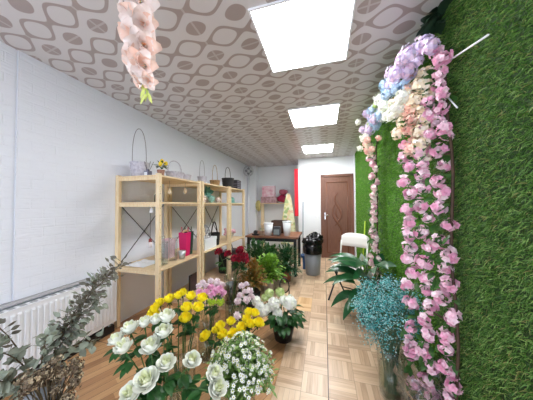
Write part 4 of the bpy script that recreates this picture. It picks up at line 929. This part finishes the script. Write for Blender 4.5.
branch('eucalyptus branch with big round leaves bending down to the right', (b0, (-1.66, .95, .55), (-1.36, 1.06, .42)), 34, .055, .045, EUC, None, .05)
branch('eucalyptus branch stretching left along the middle of the radiator', (b0, (-1.76, .85, .5), (-1.80, .62, .60)), 70, .075, .040, EUC, None, .02)
branch('eucalyptus branch at the left edge of the photo, lowest', (b0, (-1.72, .82, .35), (-1.68, .60, .46)), 60, .075, .042, EUC, None, .02)
branch('eucalyptus branch above the radiator at the left edge of the photo', (b0, (-1.86, .85, .6), (-1.95, .70, .72)), 40, .045, .030, EUCD, None, .03)
branch('short eucalyptus branch crossing over the dried brown flowers', (b0, (-1.68, .86, .4), (-1.52, .82, .6)), 46, .055, .03, EUC, None, .04)
c = Vector((-1.45, .80, 0))
vase('dark vase of the dried brown flowers', c, .075, .22, 0, None, name='vase', tint=mat('brown_glaze', (70, 56, 48), .3))
t = thing('dried_bouquet', 'bunch of dried brown hydrangea heads by the radiator', 'dried flowers', c+Vector((0, 0, .02)))
dh = [head_mesh('dried_head', [DRY, mat('dried_flower_light', (190, 174, 144), .8), mat('dried_flower_dark', (104, 88, 70), .8)], .052, 46, floret(4, .013, .7, .9, 1), .8, .5, -.8, .25, .6) for _ in range(3)]
st = MB()
for i in range(30):
    a = R(0, 6.28); rr = R(0, 1)**.5; e = .46-.16*rr*rr+R(-.09, .04)
    p = Vector((c.x+math.cos(a)*rr*.17+.0, c.y+math.sin(a)*rr*.14, e))
    place('dried_head', dh[i % 3], p, t, tuple(aim((p.x-c.x, p.y-c.y, .2))), R(.6, 1.0)); st.tube(bez(c+Vector((R(-.03, .03), R(-.03, .03), .03)), c+Vector((0, 0, .25)), p, 4), .003, 5)
for i in range(40):
    a = R(0, 6.28); rr = R(.1, 1)**.5; st.tube([c+Vector((R(-.03, .03), R(-.03, .03), .1)), c+Vector((math.cos(a)*rr*.13, math.sin(a)*rr*.12, R(.3, .4)))], .0022, 4)
part('stems', st, STEMB, t, smooth=True)

# ------------------------------------------------------------------ flower arch on the grass wall
AX, AN, AF = .60, 1.36, 2.80
t = thing('flower_arch', 'tall metal arch covered with pink, cream, lilac and blue artificial flowers on the grass wall', 'flower arch', (AX, (AN+AF)/2, 0))
P = [(AX+.05, AN-.04, 0), (AX+.05, AN-.04, 1.2), (AX+.05, AN-.02, 2.05), (AX+.04, AN+.1, 2.28), (AX+.03, AN+.45, 2.40), (AX+.02, AF-.4, 2.36), (AX+.02, AF-.1, 2.2), (AX+.02, AF, 2.0), (AX+.02, AF, 0)]
Q = []
for i in range(len(P)-1):
    for k in range(6):
        q = Vector(P[i]).lerp(Vector(P[i+1]), k/6); Q.append(q+Vector((0, .022*math.sin(q.z*7+q.y*5), 0)))
part('frame', MB().tube(Q+[P[-1]], .0075, 8), mat('brown_branch', (84, 60, 44), .7, (56, 40, 30), 30), t, smooth=True)
for zz in (.25, .7, 1.15, 1.6, 2.05): part('rail', MB().tube([(AX+.05, AN-.04, zz), (AX-.02, AN+.12, zz)], .006, 6), mat('brown_branch', (0, 0, 0)), t, smooth=True)
random.seed(31)
foot = []; nbl = 0; more = MB(); hit = []
def blossom(p, sc=1.0, ms=BLOS, name='blossom_cluster', dirv=None):
    d = dirv or Vector((-.8, -.7, R(-.4, .3)))
    place(name, random.choice(ms), p, t, (aim(d)[0]+R(-.4, .4), aim(d)[1]+R(-.4, .4), R(0, 6.28)), sc)
# axis across the near column as the photo sees it
ux = Vector((-.62, .78, 0))
for r_ in range(20):
    zz = 1.72-.083*r_; lean = .02*r_/19
    for k in range(3):
        w_ = .05+.098*k+R(-.015, .015)
        if r_ % 2: w_ += .02
        if k == 2 and r_ in (13, 17, 19): continue
        p = Vector((AX+.06, AN-.05-lean, zz+R(-.02, .02)+(.012 if k == 1 else 0)))+ux*w_
        p.x = min(p.x, XR-.075); blossom(p, R(.8, 1.12))
for r_ in range(8):      # right hand strand up to the top
    zz = 2.18-.065*r_
    p = Vector((AX+.02, AN-.02+R(-.03, .03), zz)); blossom(p, R(.8, 1.05))
    if r_ > 3: blossom(p+ux*.07+Vector((0, 0, R(-.03, .03))), R(.75, 1))
# far column
for r_ in range(24):
    zz = 1.98-.076*r_
    for k in range(2 if r_ % 3 else 1):
        p = Vector((AX-.02+R(-.04, .04), AF+R(-.07, .07)+k*.11-.04, zz)); place('pale_blossom_cluster', random.choice(BLOS_P), p, t, tuple(aim((-.8, -.6, R(-.3, .3)))), R(.8, 1.1))
# hanging strands of cream and peach under the top
for (off, y0, z0, z1, ms, nm, s0) in ((.17, .0, 2.12, 1.66, H_PE, 'peach_blossom', .95), (.10, -.02, 2.10, 1.62, H_CR, 'cream_hydrangea', .95), (.24, .03, 2.02, 1.80, H_CR, 'cream_hydrangea', .75), (.18, .03, 2.12, 1.7, H_PE, 'peach_blossom', .7)):
    n = int((z0-z1)/.062)
    for i in range(n+1):
        p = Vector((AX+.04, AN, z0-(z0-z1)*i/n))+ux*off+Vector((R(-.02, .02), R(-.02, .02), 0)); place(nm, random.choice(ms), p, t, tuple(aim((-.8, -.7, R(-.3, .2)))), s0*R(.85, 1.1))
# crowning mass, running along the top to the far column
TOP = [(H_WH, 'white_hydrangea', [(.42, 2.81, 2.365), (.45, 2.60, 2.09), (.42, 2.70, 2.0), (.43, 1.42, 1.92), (.45, 1.58, 1.93), (.44, 1.36, 1.95)]),
       (H_LI, 'lilac_hydrangea', [(.42, 2.30, 2.25), (.45, 2.72, 2.23), (.42, 1.96, 2.06), (.43, 1.44, 2.13), (.45, 1.57, 2.14), (.44, 1.26, 2.12), (.45, 1.38, 2.18)]),
       (H_BL, 'blue_hydrangea', [(.42, 1.78, 2.02), (.45, 2.03, 2.03), (.42, 2.03, 2.17), (.43, 1.60, 2.09), (.45, 1.75, 2.24)]),
       (H_PE, 'peach_blossom', [(.42, 2.22, 1.96), (.45, 2.20, 1.86), (.43, 2.33, 1.87), (.46, 1.98, 1.90)]),
       (H_LI, 'lilac_hydrangea', [(.57, 1.40, 2.26), (.52, 1.50, 2.28), (.55, 1.46, 2.20), (.48, 1.52, 2.20), (.60, 1.52, 2.34), (.54, 1.60, 2.32), (.50, 1.44, 2.14), (.58, 1.34, 2.2), (.46, 1.62, 2.25), (.56, 1.7, 2.36)]),
       (H_BL, 'blue_hydrangea', [(.46, 1.56, 2.10), (.44, 1.66, 2.16), (.52, 1.50, 2.08), (.50, 1.76, 2.26), (.45, 2.2, 2.24), (.48, 2.30, 2.16), (.5, 2.42, 2.22), (.46, 2.12, 2.16)]),
       (H_CR, 'cream_hydrangea', [(.50, 1.48, 2.02), (.46, 1.58, 2.02), (.55, 1.42, 2.04), (.54, 1.5, 1.96), (.52, 1.40, 1.94), (.50, 2.6, 2.0), (.52, 2.66, 1.92)]),
       (H_WH, 'white_hydrangea', [(.44, 1.72, 2.06), (.44, 1.80, 2.12), (.45, 1.66, 1.97), (.46, 1.78, 2.0), (.45, 1.9, 2.2), (.5, 2.74, 2.10), (.47, 2.58, 2.10)]),
       (H_GN, 'green_hydrangea', [(.44, 1.98, 2.19), (.45, 2.06, 2.15), (.52, 2.62, 2.26)]),
       (H_LI, 'lilac_hydrangea', [(.50, 2.5, 2.30), (.52, 2.68, 2.26), (.48, 2.44, 2.13), (.5, 2.80, 2.18), (.5, 2.34, 2.28)]),
       (H_PE, 'peach_blossom', [(.47, 2.50, 2.04), (.5, 2.56, 2.18), (.5, 2.76, 2.0), (.48, 2.70, 2.05)])]
for ms, nm, L in TOP:
    for p in L: place(nm, random.choice(ms), p, t, tuple(aim((-.7, -.7, -.1))), R(.68, .95) if p[0] > .46 else R(.6, .78))
lv = MB()
for i in range(420):
    if i < 210: p = Vector((AX+.06, AN-.03, R(.08, 2.2)))+ux*R(.0, .26)+Vector((.0, .0, 0))
    elif i < 300: p = Vector((AX+R(-.06, .06), AF+R(-.1, .1), R(.2, 2.1)))
    else: p = Vector((R(.5, .64), R(1.4, 2.8), R(2.05, 2.36)))
    lv.leaf(p, (R(-1, .0), R(-1, .3), R(-.8, .5)), (R(-1, 1), R(-1, 1), 1), R(.05, .08), .032, .4, 4)
part('leaves', lv, mat('arch_leaf', (76, 124, 56), .45, (50, 92, 44), 25, trans=.2), t, smooth=True)
dk = MB()
for i in range(26): dk.leaf((R(.60, .66), R(1.30, 1.46), R(2.32, 2.44)), (R(-1, .2), R(-1, 1), R(-.3, .7)), (0, 0, 1), R(.07, .12), .05, .5, 4)
part('dark_leaves', dk, mat('dark_arch_leaf', (34, 56, 40), .4), t, smooth=True)
single('white_rod', MB().tube([(.66, 1.375, 2.115), (.655, 1.05, 2.02)], .0045, 6), WHITE, 'longer white rod sticking out over the grass beside the arch top', 'rod', smooth=True)
single('white_rod', MB().tube([(.66, 1.40, 1.967), (.655, 1.266, 1.816)], .004, 6), WHITE, 'shorter white rod slanting down across the grass beside the arch', 'rod', smooth=True)

# cellophane wrapped pot at the foot of the arch
c = Vector((.57, 1.50, 0))
t = thing('wrapped_pot', 'dark pot with a tan rim wrapped in clear cellophane at the foot of the arch', 'pot', c)
part('pot', MB().lathe([(.001, 0), (.07, 0), (.085, .16), (.08, .16), (.001, .14)], c, 24), mat('pot_slate', (86, 90, 98), .5), t, smooth=True)
part('rim', MB().tube([(c.x+.086*math.cos(a), c.y+.086*math.sin(a), .16) for a in [2*PI*i/28 for i in range(29)]], .007, 6, cap=False), mat('tan_rim', (190, 156, 120), .5), t, smooth=True)
wr = MB(); vs = []; fs = []; NA = 40
for j in range(9):
    zz = .34*j/8
    for k in range(NA):
        a = 2*PI*k/NA; rr = .10+.03*math.sin(zz*9)+.02*mnoise.noise((math.cos(a)*3, math.sin(a)*3, zz*14))*2+(.06*max(0, j-5)/3)
        vs.append((min(c.x+rr*math.cos(a), .70), c.y+rr*math.sin(a), zz+.03*mnoise.noise((a*2, zz*3, 4)) if j else 0))
for j in range(8):
    for k in range(NA): fs.append((j*NA+k, j*NA+(k+1) % NA, (j+1)*NA+(k+1) % NA, (j+1)*NA+k))
part('wrapping', wr.faces(vs, fs), FILM, t, smooth=False)

# artificial gladiolus hanging from the ceiling, near the camera
c = Vector((-.80, .75, H))
t = thing('hanging_gladiolus', 'peach and white artificial gladiolus hanging upside down from the ceiling', 'artificial flower', c)
GM = [mat('gladiolus_white', (242, 234, 230), .5, (240, 222, 214), 14, trans=.35), mat('gladiolus_peach', (240, 218, 206), .5, (236, 192, 170), 14, trans=.35), mat('gladiolus_throat', (240, 176, 130), .5)]
part('stem', MB().tube(bez(c, (-.83, .75, 2.2), (-.765, .75, 1.83), 10), .004, 6), mat('glad_stem', (170, 190, 90), .5), t, smooth=True)
part('ceiling_hook', MB().tube([c, c-Vector((0, 0, .03))], .008, 8), CHROME, t)
random.seed(5)
for i, (x, z_, s, az) in enumerate(((-.815, 2.30, 1.0, -1.9), (-.79, 2.25, 1, -.9), (-.815, 2.19, 1.05, -2.2), (-.775, 2.15, 1, -1.0), (-.80, 2.085, 1.0, -1.8), (-.775, 2.05, .95, -.9), (-.79, 1.98, .95, -2.0), (-.765, 1.955, .9, -1.2), (-.79, 1.90, .6, -2.4), (-.745, 1.885, .5, -.9))):
    b = MB()
    for k in range(6):   # wavy edged petals opening like a trumpet
        a = 2*PI*k/6+R(-.15, .15); rad = Vector((math.cos(a), math.sin(a), 0)); tg = Vector((-math.sin(a), math.cos(a), 0)); nv, nu = 8, 7; vs = []; L_ = .088*s*R(.9, 1.1); ph = R(0, 6)
        for j in range(nv+1):
            v = j/nv; ctr = rad*(L_*(.08+.75*v**1.5))+Vector((0, 0, L_*(.95*v-.55*v**3))); w_ = .036*s*math.sin(PI*min(1, .07+.86*v))**.75
            for q_ in range(nu):
                u = -1+2*q_/(nu-1); vs.append(ctr+tg*u*w_+(Vector((0, 0, 1))-rad*.5)*(w_*.35*u*u+.007*s*v*abs(u)*math.sin(ph+v*9+u*3)))
        b.faces(vs, [(j*nu+q_, j*nu+q_+1, (j+1)*nu+q_+1, (j+1)*nu+q_) for j in range(nv) for q_ in range(nu-1)], 0 if k % 2 else random.choice((0, 1)))
    for k in range(3): b.leaf((0, 0, .004), (R(-.3, .3), R(-.3, .3), 1), (0, 1, 0), .04*s, .02*s, .1, 4, mi=1+(k == 0))
    place('bloom', mesh('bloom', b, GM), (x, .75+.012*math.sin(az), z_), t, tuple(aim((math.cos(az)*.8, math.sin(az)*.8, -.55))))
bud = MB()
for k in range(7): bud.leaf((-.77+R(-.01, .01), .75+R(-.01, .01), 1.90-.012*k), (R(-.5, .5), R(-.4, .2), -1), (0, -1, 0), .055, .018, .1, 4)
part('buds', bud, mat('glad_bud', (206, 216, 120), .5), t, smooth=True)
